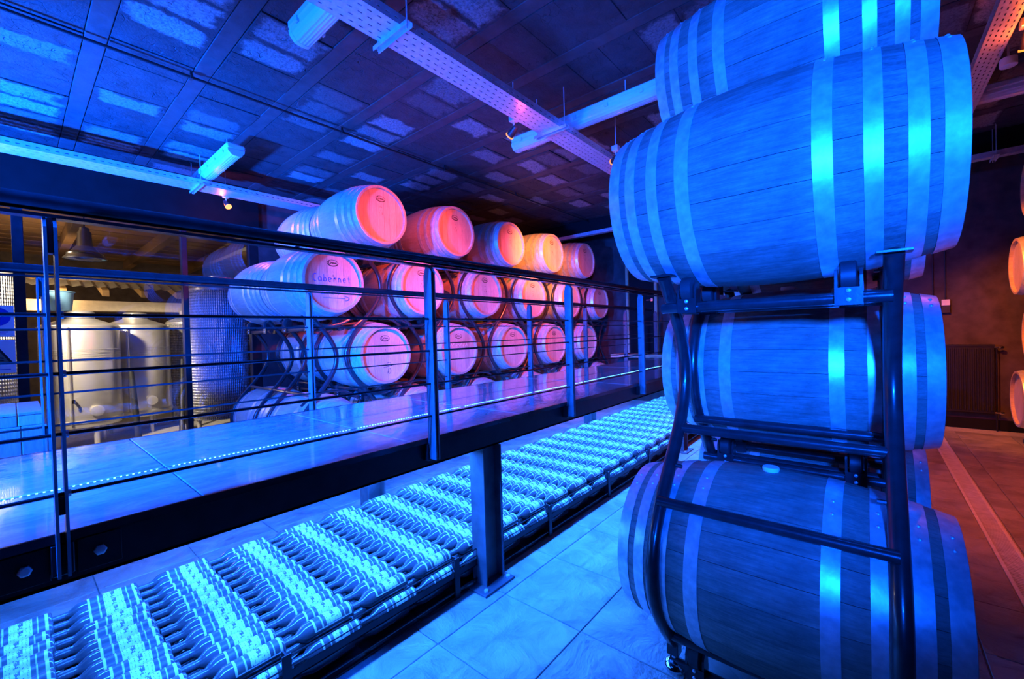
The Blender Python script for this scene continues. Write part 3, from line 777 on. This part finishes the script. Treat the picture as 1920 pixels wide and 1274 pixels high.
# ------------------------------------------------------------------ bottle rack and bottles under the walkway
BR = 0.037; PITCH = 0.0772; ROWP = 0.273
BX0, ZT = -1.688, 0.183           # first bottle of the top layer, height of its axis
BY0 = -0.20; NROW = 27; NB = 13
rk = thing('bottle_rack', (-2.15, 3.2, 0), 'low black steel rack holding rows of bottles under the walkway', 'rack')
def rl(*p): return L(rk, *p)
RY0, RY1 = BY0 - 0.35, BY0 + NROW * ROWP + 0.05
XF = -1.60
b = MB(); b.box(rl(XF - 0.004, RY0, 0.108), rl(XF, RY1, 0.140)); b.box(rl(XF - 0.03, RY0, 0.108), rl(XF, RY1, 0.112)); b.build('front_angle', 'black_steel', rk)
MB().tube([rl(XF - 0.006, RY0, 0.192), rl(XF - 0.006, RY1, 0.192)], 0.004, 6).build('front_rod', 'rail_steel', rk, 40)
MB().tube([rl(XF - 0.006, RY0, 0.155), rl(XF - 0.006, RY1, 0.155)], 0.003, 6).build('front_rod', 'rail_steel', rk, 40)
MB().tube([rl(XF - 0.006, RY0, 0.036), rl(XF - 0.006, RY1, 0.036)], 0.005, 6).build('front_rod', 'rail_steel', rk, 40)
y = 0.60
while y < RY1:
    b = MB(); b.box(rl(XF - 0.002, y - 0.016, 0), rl(XF + 0.004, y + 0.016, 0.205)); b.box(rl(XF - 0.034, y - 0.003, 0), rl(XF, y + 0.003, 0.205)); b.build('rack_post', 'black_steel', rk)
    y += 0.815
XBK = BX0 - NB * PITCH - 0.01
b = MB(); b.box(rl(XBK - 0.004, RY0, 0.0), rl(XBK, RY1, 0.14)); b.build('back_angle', 'black_steel', rk)
MB().box(rl(XBK, RY0, 0.004), rl(XF - 0.004, RY1, 0.010)).build('base_sheet', 'black_plastic', rk)
y = RY0 + 0.1
while y < RY1:
    MB().box(rl(XBK, y, 0.010), rl(XF - 0.01, y + 0.02, 0.014)).build('rack_slat', 'black_steel', rk); y += ROWP

def bottle_prof():
    p = [(0.0, 0.0), (0.0, 0.0135), (0.004, 0.0145), (0.014, 0.0145), (0.016, 0.0138), (0.046, 0.0150), (0.052, 0.0170), (0.060, 0.0225), (0.069, 0.0290), (0.079, 0.0343), (0.092, BR - 0.0004), (0.104, BR), (0.262, BR), (0.268, BR - 0.002), (0.2715, BR - 0.008), (0.266, 0.0)]
    return p
BOTTLE = MB().lathe(bottle_prof(), 'y', 18, (0, 0, BR)).mesh('wine_bottle', 'bottle_glass', 50)
FOIL = MB().lathe([(-0.0006, 0.0), (-0.0006, 0.0142), (0.004, 0.0154), (0.038, 0.0158), (0.040, 0.0150)], 'y', 16, (0, 0, BR)).mesh('capsule', 'foil', 50)
def label_mesh():
    b = MB(); nu, nv = 1, 14; y0, y1 = 0.106, 0.259; a0 = math.radians(80)
    uv = []
    for i in range(nu + 1):
        for k in range(nv + 1):
            an = -a0 + 2 * a0 * k / nv; r = BR + 0.0006
            b.v.append((r * math.sin(an), y0 + (y1 - y0) * i / nu, BR + r * math.cos(an))); uv.append((i / nu, k / nv))
    for i in range(nu):
        for k in range(nv):
            q = i * (nv + 1) + k; b.f.append((q, q + 1, q + nv + 2, q + nv + 1))
    me = b.mesh('label', 'bottle_label', 60)
    ul = me.uv_layers.new(name='UVMap')
    for lp in me.loops: ul.data[lp.index].uv = uv[lp.vertex_index]
    return me
LABEL = label_mesh()
spots = []
for j in range(NROW):
    for i in range(NB):
        spots.append((BX0 - i * PITCH, BY0 + j * ROWP, ZT - BR, j, i))
low = [(BX0 + PITCH * 0.45, BY0 + j * ROWP + 0.02, ZT - BR - 0.064, j, -1) for j in range(NROW)]
rows_in = 22
stuff_spots = []
for (x, y, z, j, i) in spots + low:
    if j >= rows_in:
        stuff_spots.append((x, y, z)); continue
    if i >= 0: lab = 'wine bottle in the top layer, %s row from the left, %s in from the aisle' % (ORD[j], ORD[i])
    else: lab = 'wine bottle in the lower layer at the rack rail, %s from the left' % ORD[j]
    jx, jy = random.uniform(-0.0012, 0.0012), random.uniform(-0.006, 0.006)
    o = put('wine_bottle', BOTTLE, None, (x + jx, y + jy, z))
    tag(o, lab, 'bottle', 'bottles under the walkway')
    put('capsule', FOIL, o); lb = put('label', LABEL, o)
    an = random.uniform(-0.16, 0.16)
    if i < 0: an += 0.35
    # turn the label about the bottle's own axis
    lb.rotation_euler = (0, an, 0); lb.location = (-math.sin(an) * BR, 0, BR - math.cos(an) * BR)
# bottles further off and those buried under the top layer: one mass
def merged(me, pts, name, mat, parent):
    src_v = [v.co.copy() for v in me.vertices]; src_f = [tuple(p.vertices) for p in me.polygons]
    V, Fc = [], []
    for (x, y, z) in pts:
        n = len(V); V += [(c.x + x, c.y + y, c.z + z) for c in src_v]; Fc += [tuple(n + i for i in f) for f in src_f]
    m2 = bpy.data.meshes.new(name); m2.from_pydata(V, [], Fc); m2.materials.append(MATS[mat])
    m2.polygons.foreach_set('use_smooth', [True] * len(m2.polygons))
    if me.uv_layers:
        ul = m2.uv_layers.new(name='UVMap'); src = [tuple(d.uv) for d in me.uv_layers[0].data]
        flat = [c for _ in pts for u in src for c in u]
        ul.data.foreach_set('uv', flat)
    m2.update(); return put(name, m2, parent)
LOWP = MB().lathe([(0.0, 0.014), (0.048, 0.0150), (0.095, BR), (0.268, BR), (0.2715, BR - 0.008), (0.27, 0.0)], 'y', 10, (0, 0, BR)).mesh('bottle_low', 'bottle_glass', 50)
mass = thing('bottle_mass', (0, 0, 0), 'far and buried wine bottles filling the rest of the rack', 'bottles', None, 'stuff')
merged(BOTTLE, stuff_spots, 'bottle_bodies', 'bottle_glass', mass)
merged(LABEL, stuff_spots, 'bottle_labels', 'bottle_label', mass)
buried = [(BX0 - (i + 0.55) * PITCH, BY0 + j * ROWP + 0.02, ZT - BR - 0.064) for j in range(NROW) for i in range(NB - 1)]
merged(LOWP, buried, 'buried_bottles', 'bottle_glass', mass)
buried2 = [(BX0 - i * PITCH, BY0 + j * ROWP, ZT - BR - 0.128) for j in range(NROW) for i in range(NB)]
merged(LOWP, buried2, 'buried_bottles', 'bottle_glass', mass)

# ------------------------------------------------------------------ cable trays under the ceiling
ZTRAY = 2.99
def tray(name_label, axis, c, wdt, a0, a1, lanes, hangers):
    """slotted tray along axis ('x' or 'y') centred at c across, bottom at ZTRAY"""
    t = thing('cable_tray', (c, (a0 + a1) / 2, ZTRAY) if axis == 'y' else ((a0 + a1) / 2, c, ZTRAY), name_label, 'cable tray', 'cable trays')
    ln = a1 - a0; b = MB()
    def bx(u0, u1, v0, v1, z0, z1):   # u across, v along
        if axis == 'y': b.box((u0, v0, z0), (u1, v1, z1))
        else: b.box((v0, u0, z0), (v1, u1, z1))
    h = wdt / 2; th = 0.0015
    us = [-h]
    for k in range(lanes):
        u = -h + wdt * (k + 0.75) / (lanes + 0.5); us += [u - 0.0035, u + 0.0035]
    us.append(h)
    for k in range(0, len(us), 2): bx(us[k], us[k + 1], -ln / 2, ln / 2, 0, th)
    P, SL = 0.056, 0.026
    for k in range(1, len(us) - 1, 2):
        off = (k // 2 % 2) * P / 2; v = -ln / 2 - off
        while v < ln / 2:
            bx(us[k], us[k + 1], max(v, -ln / 2), min(v + P - SL, ln / 2), 0, th); v += P
    # side walls with one slot lane each, and a rolled lip
    for s in (-1, 1):
        u0, u1 = (h - th, h) if s > 0 else (-h, -h + th)
        bx(u0, u1, -ln / 2, ln / 2, 0, 0.022); bx(u0, u1, -ln / 2, ln / 2, 0.029, 0.055)
        v = -ln / 2
        while v < ln / 2: bx(u0, u1, v, min(v + P - SL, ln / 2), 0.022, 0.029); v += P
        bx(u0 - 0.006 if s > 0 else u0, u1 if s > 0 else u1 + 0.006, -ln / 2, ln / 2, 0.055, 0.057)
    b.build('tray_sheet', 'galv', t)
    for hv in hangers:
        b = MB(); v = hv - (a0 + a1) / 2
        def bx2(u0, u1, v0, v1, z0, z1):
            if axis == 'y': b.box((u0, v0, z0), (u1, v1, z1))
            else: b.box((v0, u0, z0), (v1, u1, z1))
        bx2(-h - 0.06, h + 0.06, v - 0.02, v + 0.02, -0.004, 0.0); bx2(-h - 0.06, h + 0.06, v - 0.02, v - 0.016, -0.024, -0.004); bx2(-h - 0.06, h + 0.06, v + 0.016, v + 0.02, -0.024, -0.004)
        hg = b.build('hanger_channel', 'galv', t)
        for s in (-1, 1):
            p = (s * (h + 0.035), v) if axis == 'y' else (v, s * (h + 0.035))
            MB().tube([(p[0], p[1], -0.03), (p[0], p[1], ZC - ZTRAY + 0.005)], 0.004, 8).build('hanger_rod', 'galv', hg, 40)
    return t
tray('perforated cable tray running overhead between walkway and near right barrels', 'y', -1.985, 0.20, 0.2, 6.4, 4, [1.40, 2.92, 4.5])
tray('blue-lit perforated cable tray along the glazed wall at far left', 'y', -5.49, 0.26, -0.8, 6.4, 3, [1.33, 3.4])
tray('red-lit perforated cable tray at the top right corner', 'y', 0.60, 0.115, 2.4, 6.4, 4, [5.6])
tray('perforated cable tray crossing at the back under the dark beam', 'x', 6.52, 0.09, -6.0, 2.9, 2, [-2.9, 1.0])

# thin conduit with clips on the ceiling
cd = thing('ceiling_conduit', (-3.74, 2.0, ZC), 'thin black conduit clipped across the left part of the ceiling', 'conduit')
MB().tube([(0, -3.0, -0.045), (0, 5.6, -0.045)], 0.011, 8).build('conduit_pipe', 'black_plastic', cd, 40)
for yy in (-1.1, 0.05, 1.3, 2.6):
    b = MB(); b.box((-0.02, yy - 0.008, -0.06), (0.02, yy + 0.008, -0.03)); b.box((-0.006, yy - 0.008, -0.03), (0.006, yy + 0.008, 0.0)); b.build('conduit_clip', 'black_plastic', cd)

# ------------------------------------------------------------------ unlit ceiling lights
def batten(x0, x1, y, label):
    t = thing('ceiling_light', ((x0 + x1) / 2, y, 3.12), label, 'ceiling light', 'tube lights under the ceiling')
    hl = (x1 - x0) / 2; W2 = 0.078
    b = MB(); b.bevbox((-hl, -W2, 0.0), (hl, W2, 0.055), 0.012); b.build('light_housing', 'white_plastic', t, 40)
    pr = [(W2 - 0.008, 0.002), (W2 - 0.012, -0.022), (0.04, -0.052), (0.018, -0.058), (-0.018, -0.058), (-0.04, -0.052), (-W2 + 0.012, -0.022), (-W2 + 0.008, 0.002)]
    MB().prism(pr, 'x', -hl + 0.03, hl - 0.03).build('diffuser', 'diffuser', t, 25)
    for s in (-1, 1):
        e = MB(); e.prism([(p * 1.02, q * 1.03) for (p, q) in pr], 'x', min(s * (hl - 0.03), s * hl), max(s * (hl - 0.03), s * hl)); e.build('end_cap', 'white_plastic', t, 25)
    for k in range(5):
        xx = -hl + 0.12 + (2 * hl - 0.24) * k / 4
        for s in (-1, 1): MB().bevbox((xx - 0.015, s * W2 - 0.006, -0.012), (xx + 0.015, s * W2 + 0.006, 0.02), 0.002).build('clip', 'white_plastic', t)
    for xx in (-hl * 0.6, hl * 0.6):
        MB().tube([(xx, 0, 0.05), (xx, 0, ZC - 3.12)], 0.004, 8).build('hanger', 'galv', t, 40)
    return t
batten(-2.55, -1.30, 1.16, 'unlit tube light cut by the top edge above the walkway')
batten(-5.75, -4.50, 1.41, 'unlit tube light over the blue cable tray at far left')
batten(-2.56, -1.16, 3.17, 'unlit tube light crossing above the tray, ending at the top barrel')
batten(0.30, 1.70, 5.05, 'unlit tube light at the right edge below the red tray')

# ------------------------------------------------------------------ small spotlights
def spot(loc, aim, label, col, power, angle, lens='lens_orange', body=True, blend=0.5, size=0.03, spill=0.004):
    d = (Vector(aim) - Vector(loc)).normalized()
    t = thing('spotlight', loc, label, 'spotlight', 'small orange spotlights')
    MB().tube([(0, 0, 0), tuple(-d * 0.03), tuple(-d * 0.09)], [0.030, 0.028, 0.020], 16).build('lamp_body', 'black_plastic', t, 40)
    MB().tube([tuple(d * -0.004), tuple(d * 0.006)], 0.034, 20).build('lamp_ring', lens, t, 40)
    MB().tube([tuple(-d * 0.06), tuple(-d * 0.06 + Vector((0, 0, 0.06)))], 0.008, 8).build('swivel', 'galv', t, 40)
    up = -d * 0.06 + Vector((0, 0, 0.06))
    MB().bevbox((up.x - 0.03, up.y - 0.03, up.z), (up.x + 0.03, up.y + 0.03, up.z + 0.05), 0.004).build('lamp_mount', 'galv', t)
    MB().tube([(up.x, up.y, up.z + 0.05), (up.x, up.y, ZC - loc[2] + 0.005)], 0.004, 6).build('drop_rod', 'galv', t, 40)
    lamp('SPOT', 'spot_beam', tuple(Vector(loc) + d * 0.03), power, col, size, aim=aim, angle=angle, blend=blend)
    lamp('POINT', 'lamp_back_spill', tuple(Vector(loc) - d * 0.16 - Vector((0, 0, 0.10))), power * spill, col, 0.02)
    return t
spot((-2.16, 2.60, 2.90), (-3.75, 2.85, 2.05), 'small spotlight with a glowing orange rim left of the crossing tube light', RED, 400, 76, blend=0.9, spill=0.0018)
spot((-1.80, 3.66, 2.90), (-3.7, 5.1, 2.42), 'small spotlight half hidden behind the largest barrel', AMBER, 640, 36, blend=0.9, spill=0.0006)
spot((-2.20, 4.42, 2.90), (-3.7, 5.15, 1.95), 'small spotlight beyond the crossing tube light, near the largest barrel', RED, 400, 86, blend=0.9, spill=0.002)
spot((-5.62, 1.66, 2.88), (-4.9, 1.9, 1.9), 'glaring orange lamp hanging below the far left cable tray', ORANGE, 9, 120, 'lens_hot', spill=0.25)
spot((0.72, 3.85, 2.90), (0.75, 5.6, 0.0), 'orange spotlight at the right edge beside the red cable tray', ORANGE, 270, 110, blend=0.9, spill=0.02)
spot((0.20, 5.3, 2.90), (1.2, 6.75, 1.35), 'orange spotlight added out of sight further back on the right, lighting the edge barrels', (1.0, 0.20, 0.02), 420, 58, blend=0.8)  # added behind the near barrels to brighten the heads at the right edge

# ------------------------------------------------------------------ right background: radiator, switch boxes
rd = thing('radiator', (0.76, YB - 0.10, 0.12), 'dark panel radiator on the back wall behind the near barrels', 'radiator')
b = MB(); b.bevbox((-0.38, 0.0, 0.09), (0.38, 0.012, 0.90), 0.004); b.build('radiator_panel', 'radiator', rd)
b = MB()
for k in range(20):
    x = -0.36 + k * 0.037; b.prism([(x, -0.001), (x + 0.005, -0.016), (x + 0.019, -0.016), (x + 0.024, -0.001)], 'z', 0.12, 0.87)
b.build('radiator_ribs', 'radiator', rd)
b = MB(); b.box((-0.385, -0.01, 0.895), (0.385, 0.09, 0.92)); b.build('radiator_grille', 'radiator', rd)
MB().box((-0.375, 0.06, 0.09), (0.375, 0.075, 0.9)).build('radiator_back_panel', 'radiator', rd)
for z in (0.885, 0.10):
    b = MB(); b.tube([(0.38, 0.02, z), (0.42, 0.02, z)], 0.010, 8); b.lathe([(0.42, 0.0), (0.42, 0.018), (0.445, 0.020), (0.46, 0.012), (0.46, 0.0)], 'x', 12, (0, 0.02, z)); b.build('valve', 'chrome', rd, 40)
MB().tube([(0.40, 0.02, 0.88), (0.40, 0.02, -0.12)], 0.008, 8).build('pipe', 'black_steel', rd, 40)
for (x, z, wd, lab) in ((0.745, 1.53, 0.075, 'small white switch box on the back wall, right one of two'), (0.635, 1.48, 0.09, 'small white switch box on the back wall, partly hidden by the middle barrel')):
    t = thing('switch_box', (x, YB, z), lab, 'switch', 'switch boxes on the back wall')
    MB().bevbox((-wd / 2, -0.05, 0.0), (wd / 2, 0, 0.075), 0.004).build('box', 'white_plastic', t)
    MB().bevbox((-wd / 2 - 0.003, -0.045, -0.095), (wd / 2 + 0.003, 0, -0.002), 0.004).build('socket', 'black_plastic', t)
    MB().tube([(0, -0.015, 0.07), (0, -0.015, 1.6)], 0.007, 8).build('conduit', 'black_plastic', t, 40)
jb = thing('light_end_stub', (0.66, 4.09, 2.95), 'small white stand-in for a tube light end beside the red cable tray', 'box')  # round stub standing in for the end of a hidden tube light
MB().lathe([(0, 0.0), (0, 0.035), (0.004, 0.04), (0.05, 0.04), (0.054, 0.035), (0.054, 0.0)], 'z', 18, (0.03, 0, -0.03)).build('stub_body', 'white_plastic', jb, 40)
MB().tube([(0.03, 0, 0.02), (0.03, 0, 0.36)], 0.006, 6).build('stub_conduit', 'galv', jb, 40)

# ------------------------------------------------------------------ glazed wall at the left
w1 = thing('window_1', (XG, 0.0, 0.0), 'black-framed glazed wall looking into the tank room', None, None, 'structure')
def bar(y0, y1, z0, z1, nm='mullion', d=0.05):
    return MB().bevbox((-d, y0, z0), (d, y1, z1), 0.004).build(nm, 'black_steel', w1)
for (a, c) in ((-1.30, -1.22), (0.03, 0.105), (1.32, 1.375), (2.03, 2.14)): bar(a, c, 0.0, 2.80)
for (z0, z1) in ((0.0, 0.28), (2.04, 2.12), (2.70, 2.80)):
    bar(-2.6, 2.14, z0, z1, 'transom', 0.045)
for (y0, y1) in ((-2.6, -1.30), (-1.22, 0.03), (0.105, 1.32), (1.375, 2.03)):
    for (z0, z1) in ((0.28, 2.04), (2.12, 2.70)):
        MB().box((-0.004, y0, z0), (0.004, y1, z1)).build('pane', 'pane_glass', w1)
dr2 = MB().bevbox((0.012, 0.20, 0.28), (0.045, 0.225, 2.02), 0.003).build('door_stile', 'galv', w1)
MB().tube([(0.06, 0.245, 0.6), (0.06, 0.245, 1.9)], 0.009, 8).build('pull_handle', 'chrome', dr2, 40)
# two safety signs on the glass
for (z0, z1, lab) in ((1.43, 1.72, 'blue and white mandatory sign stuck on the glazed wall'), (1.09, 1.40, 'white warning sign with a black triangle stuck on the glazed wall')):
    t = thing('safety_sign', (XG + 0.052, -0.06, z0), lab, 'sign', 'signs on the glazed wall')
    hh = z1 - z0
    MB().bevbox((0, -0.12, 0), (0.003, 0.085, hh), 0.001).build('sign_plate', 'sign_white', t)
    b = MB()
    if 'blue' in lab:
        b.lathe([(0.0032, 0.0), (0.0045, 0.085), (0.0032, 0.085)], 'x', 32, (0, -0.02, hh - 0.105)); b.build('blue_disc', 'sign_blue', t)
        strokes([arc(0, 0, 0.6, 1.0, 20, 200, 10), [(-0.5, -0.3), (-0.7, -1.0)]], 0.006, 'white_symbol', 'sign_white', t, 0.04, 0.045, -0.02, hh - 0.115, 0.0052)
        strokes([[(-1, 0), (1, 0)], [(-0.9, -1), (0.9, -1)], [(-0.6, -2), (0.7, -2)]], 0.0035, 'small_print', 'sign_blue', t, 0.07, 0.017, -0.02, 0.06, 0.0045)
    else:
        b.prism([(-0.14, 0.085), (0.075, 0.085), (-0.035, 0.275)], 'x', 0.0032, 0.0045); b.build('black_triangle', 'sign_black', t)
        MB().prism([(-0.105, 0.102), (0.045, 0.102), (-0.033, 0.240)], 'x', 0.0046, 0.0055).build('grey_field', 'sign_grey', t)
        strokes([arc(0, 0, 1, 0.3, 160, 20, 8), arc(0, -0.7, 1, 0.3, 160, 20, 8)], 0.005, 'black_symbol', 'sign_black', t, 0.03, 0.03, -0.02, 0.135, 0.0062)
        strokes([[(-1, 0), (1, 0)]], 0.0035, 'small_print', 'sign_blue', t, 0.07, 0.02, -0.02, 0.035, 0.0045)

# ------------------------------------------------------------------ tank room behind the glass
fl2 = MB().box((-13.0, -4.0, -0.2), (-6.3, 7.0, -0.05)).build('floor', 'grout'); tag(fl2, 'floor of the tank room behind the glass', None, None, 'structure')
wl2 = MB().box((-13.1, -4.0, -0.2), (-13.0, 7.0, 4.2)).build('wall_tank_room', 'wall'); tag(wl2, 'back wall of the tank room', None, None, 'structure')
lamp('SPOT', 'tank_room_light', (-6.5, -0.55, 2.62), 1200, WARM, 0.12, aim=(-8.6, 0.85, 0.9), angle=58, blend=0.4)
lamp('POINT', 'tank_room_light', (-10.2, 3.4, 2.5), 20, WARM, 0.12)
lamp('POINT', 'tank_room_light', (-8.0, -0.95, 2.75), 70, WARM, 0.12)  # unseen warm fill added for the ceiling boards and the bell
def tank(x, y, r, z0, z1, label, mat='steel', dimple=None):
    t = thing('steel_tank', (x, y, 0), label, 'tank', 'steel tanks behind the glass')
    MB().lathe([(z0, 0.0), (z0 + 0.06, r * 0.96), (z0 + 0.10, r), (z1 - 0.02, r), (z1, r - 0.01), (z1 + 0.10, r * 0.35), (z1 + 0.11, 0.0)], 'z', 64).build('tank_shell', mat, t, 40)
    for z in (z0 + 0.12, z1 - 0.05):
        MB().lathe([(z, r), (z, r + 0.010), (z + 0.03, r + 0.010), (z + 0.03, r)], 'z', 64).build('tank_band', 'steel', t, 40)
    for k in range(3):
        a = 2 * PI * k / 3 + 0.3; MB().tube([(r * 0.8 * math.cos(a), r * 0.8 * math.sin(a), z0 + 0.1), (r * 0.8 * math.cos(a), r * 0.8 * math.sin(a), -0.05)], 0.03, 10).build('tank_leg', 'steel', t, 40)
    MB().lathe([(z1 + 0.10, 0.15), (z1 + 0.18, 0.15), (z1 + 0.20, 0.13), (z1 + 0.20, 0.0)], 'z', 24).build('lid', 'steel', t, 40)
    return t
ta = tank(-8.3, 0.62, 0.40, 0.18, 1.60, 'plain steel tank left of centre behind the glass, beside the door')
tb = tank(-8.9, 1.28, 0.42, 0.15, 1.62, 'plain steel tank with a dark seam in the middle behind the glass')
tank(-9.2, 2.06, 0.34, 0.10, 1.70, 'brownish dimpled steel tank beside the middle mullion', 'dimpled_steel')
tank(-7.75, 2.13, 0.40, 0.10, 2.15, 'tall blue-lit dimpled steel tank seen in the right pane', 'dimpled_steel')
tank(-7.6, -0.25, 0.34, 0.10, 2.2, 'dimpled steel tank at the left edge behind the signs', 'dimpled_steel')
# fittings on the two plain tanks
for t, rr in ((ta, 0.40), (tb, 0.42)):
    an = -0.35
    MB().tube([((rr + 0.03) * math.cos(an), (rr + 0.03) * math.sin(an), 0.3), ((rr + 0.03) * math.cos(an), (rr + 0.03) * math.sin(an), 1.56), (rr * 0.7 * math.cos(an), rr * 0.7 * math.sin(an), 1.62)], 0.014, 8).build('level_pipe', 'steel', t, 40)
    b = MB()
    for k in range(9): b.lathe([(1.12 + k * 0.018, rr), (1.125 + k * 0.018, rr + 0.006), (1.13 + k * 0.018, rr)], 'z', 48)
    b.build('cooling_ribs', 'steel', t, 40)
    b = MB(); b.lathe([(rr - 0.05, 0.0), (rr - 0.05, 0.07), (rr + 0.03, 0.07), (rr + 0.035, 0.055), (rr + 0.035, 0.0)], 'x', 20, (0, 0.1, 0.45)); b.build('manhole', 'steel', t, 40)
    MB().tube([(rr - 0.02, -0.12, 0.62), (rr + 0.07, -0.12, 0.62), (rr + 0.07, -0.12, 0.58)], 0.015, 8).build('tap', 'chrome', t, 40)
# bell-shaped hood hanging from the roof
bh = thing('bell_hood', (-7.6, 0.64, 2.42), 'bell-shaped spun metal lamp shade hanging behind the glass', 'lamp shade')
MB().lathe([(0.0, 0.20), (0.01, 0.205), (0.02, 0.195), (0.05, 0.17), (0.07, 0.172), (0.10, 0.13), (0.15, 0.095), (0.17, 0.075), (0.34, 0.065), (0.36, 0.05), (0.40, 0.045), (0.42, 0.0)], 'z', 36).build('shade', 'spun_metal', bh, 50)
MB().tube([(0, 0, 0.40), (0, 0, 1.6)], 0.008, 6).build('hanging_rod', 'black_steel', bh, 40)
# timber ceiling of the tank room
tc = thing('timber_roof', (-9.6, 2.5, 3.2), 'brown timber board ceiling of the tank room', None, None, 'structure')
for k in range(18):
    MB().bevbox((-3.4 + k * 0.36, -5.0, 0.02 + k * 0.01), (-3.4 + k * 0.36 + 0.35, 4.0, 0.045 + k * 0.01), 0.004).build('board', 'timber', tc)
for k in range(5):
    MB().bevbox((-3.4, -1.9 + k * 1.1, -0.16), (3.2, -1.78 + k * 1.1, 0.02), 0.006).build('beam', 'timber', tc)
# lean-to roof with corrugated sheets and rafters beyond the tanks
lt = thing('lean_to_roof', (-11.0, 0.5, 2.2), 'lit lean-to roof of corrugated sheets on pine rafters beyond the tanks', 'roof')
b = MB(); n = 90; x0, x1 = -0.9, 0.7
for i in range(n + 1):
    yy = -2.2 + 4.6 * i / n; dz = 0.018 * math.sin(i * PI / 1.5)
    b.v += [(x0, yy, 0.62 + dz), (x1, yy, 0.14 + dz)]
for i in range(n): b.f.append((2 * i, 2 * i + 1, 2 * i + 3, 2 * i + 2))
b.build('corrugated_sheet', 'corrugated', lt)
for k in range(8):
    yy = -2.0 + k * 0.52
    b = MB(); b.prism([(0.56, -0.9), (0.09, 0.75), (-0.02, 0.75), (0.46, -0.9)], 'y', yy - 0.045, yy + 0.045); b.build('rafter', 'pine', lt)
for (xx, zz) in ((-0.4, 0.44), (0.2, 0.27)): MB().bevbox((xx - 0.03, -2.2, zz - 0.02), (xx + 0.03, 2.4, zz + 0.03), 0.003).build('batten', 'pine', lt)
MB().bevbox((0.60, -2.2, -0.28), (0.72, 2.4, -0.10), 0.005).build('wall_plate', 'cream', lt)
lamp('AREA', 'lean_to_lamp', (-10.2, 0.4, 1.75), 45, (1.0, 0.60, 0.26), 0.3, aim=(-11.0, 0.5, 2.4), size_y=2.5)
# blue tub standing on the first tank, hoses leaning
tu = thing('plastic_tub', (-8.3, 0.42, 1.80), 'blue plastic tub standing on top of the plain tank', 'tub')
MB().lathe([(0.0, 0.0), (0.0, 0.13), (0.24, 0.155), (0.25, 0.17), (0.26, 0.17), (0.26, 0.15), (0.02, 0.12)], 'z', 28).build('tub_body', 'bucket', tu, 40)
for k, (p, q, lab) in enumerate((((-7.7, 1.10, -0.05), (-7.8, 1.06, 0.95), 'dark pole leaning in front of the tank with the seam'), ((-8.1, 1.66, -0.05), (-8.6, 1.80, 1.05), 'dark pole leaning against the brownish dimpled tank'))):
    t = thing('leaning_pole', p, lab, 'pole', 'poles leaning on the tanks')
    MB().tube([(0, 0, 0), tuple(Vector(q) - Vector(p))], [0.04, 0.028], 10).build('pole', 'rubber', t, 40)
    MB().lathe([(0, 0.0), (0, 0.055), (0.03, 0.045), (0.03, 0.0)], 'z', 14).build('pole_foot', 'rubber', t, 40)

# ------------------------------------------------------------------ wooden chest beyond the walkway at the left edge
ch = thing('wooden_chest', (-3.95, -0.30, 0.0), 'pale slatted wooden chest at the left edge beyond the walkway', 'chest')
for k in range(9):
    y1 = 0.42 - k * 0.100
    MB().bevbox((0.32, y1 - 0.097, 0.0), (0.35, y1, 0.885), 0.003).build('front_board', 'crate_wood', ch)
    MB().bevbox((0.29, y1 - 0.108, 0.885), (0.32, y1 - 0.012, 0.945), 0.003).build('rim_board', 'crate_wood', ch)
    MB().bevbox((-0.36, y1 - 0.108, 0.945), (0.325, y1 - 0.012, 0.962), 0.003).build('lid_board', 'crate_wood', ch)
for k in range(7):
    MB().bevbox((-0.34 + k * 0.094, 0.39, 0.0), (-0.248 + k * 0.094, 0.42, 0.88), 0.003).build('side_board', 'crate_wood', ch)
MB().box((-0.33, -0.45, 0.0), (0.318, 0.388, 0.88)).build('chest_core', 'crate_wood', ch)
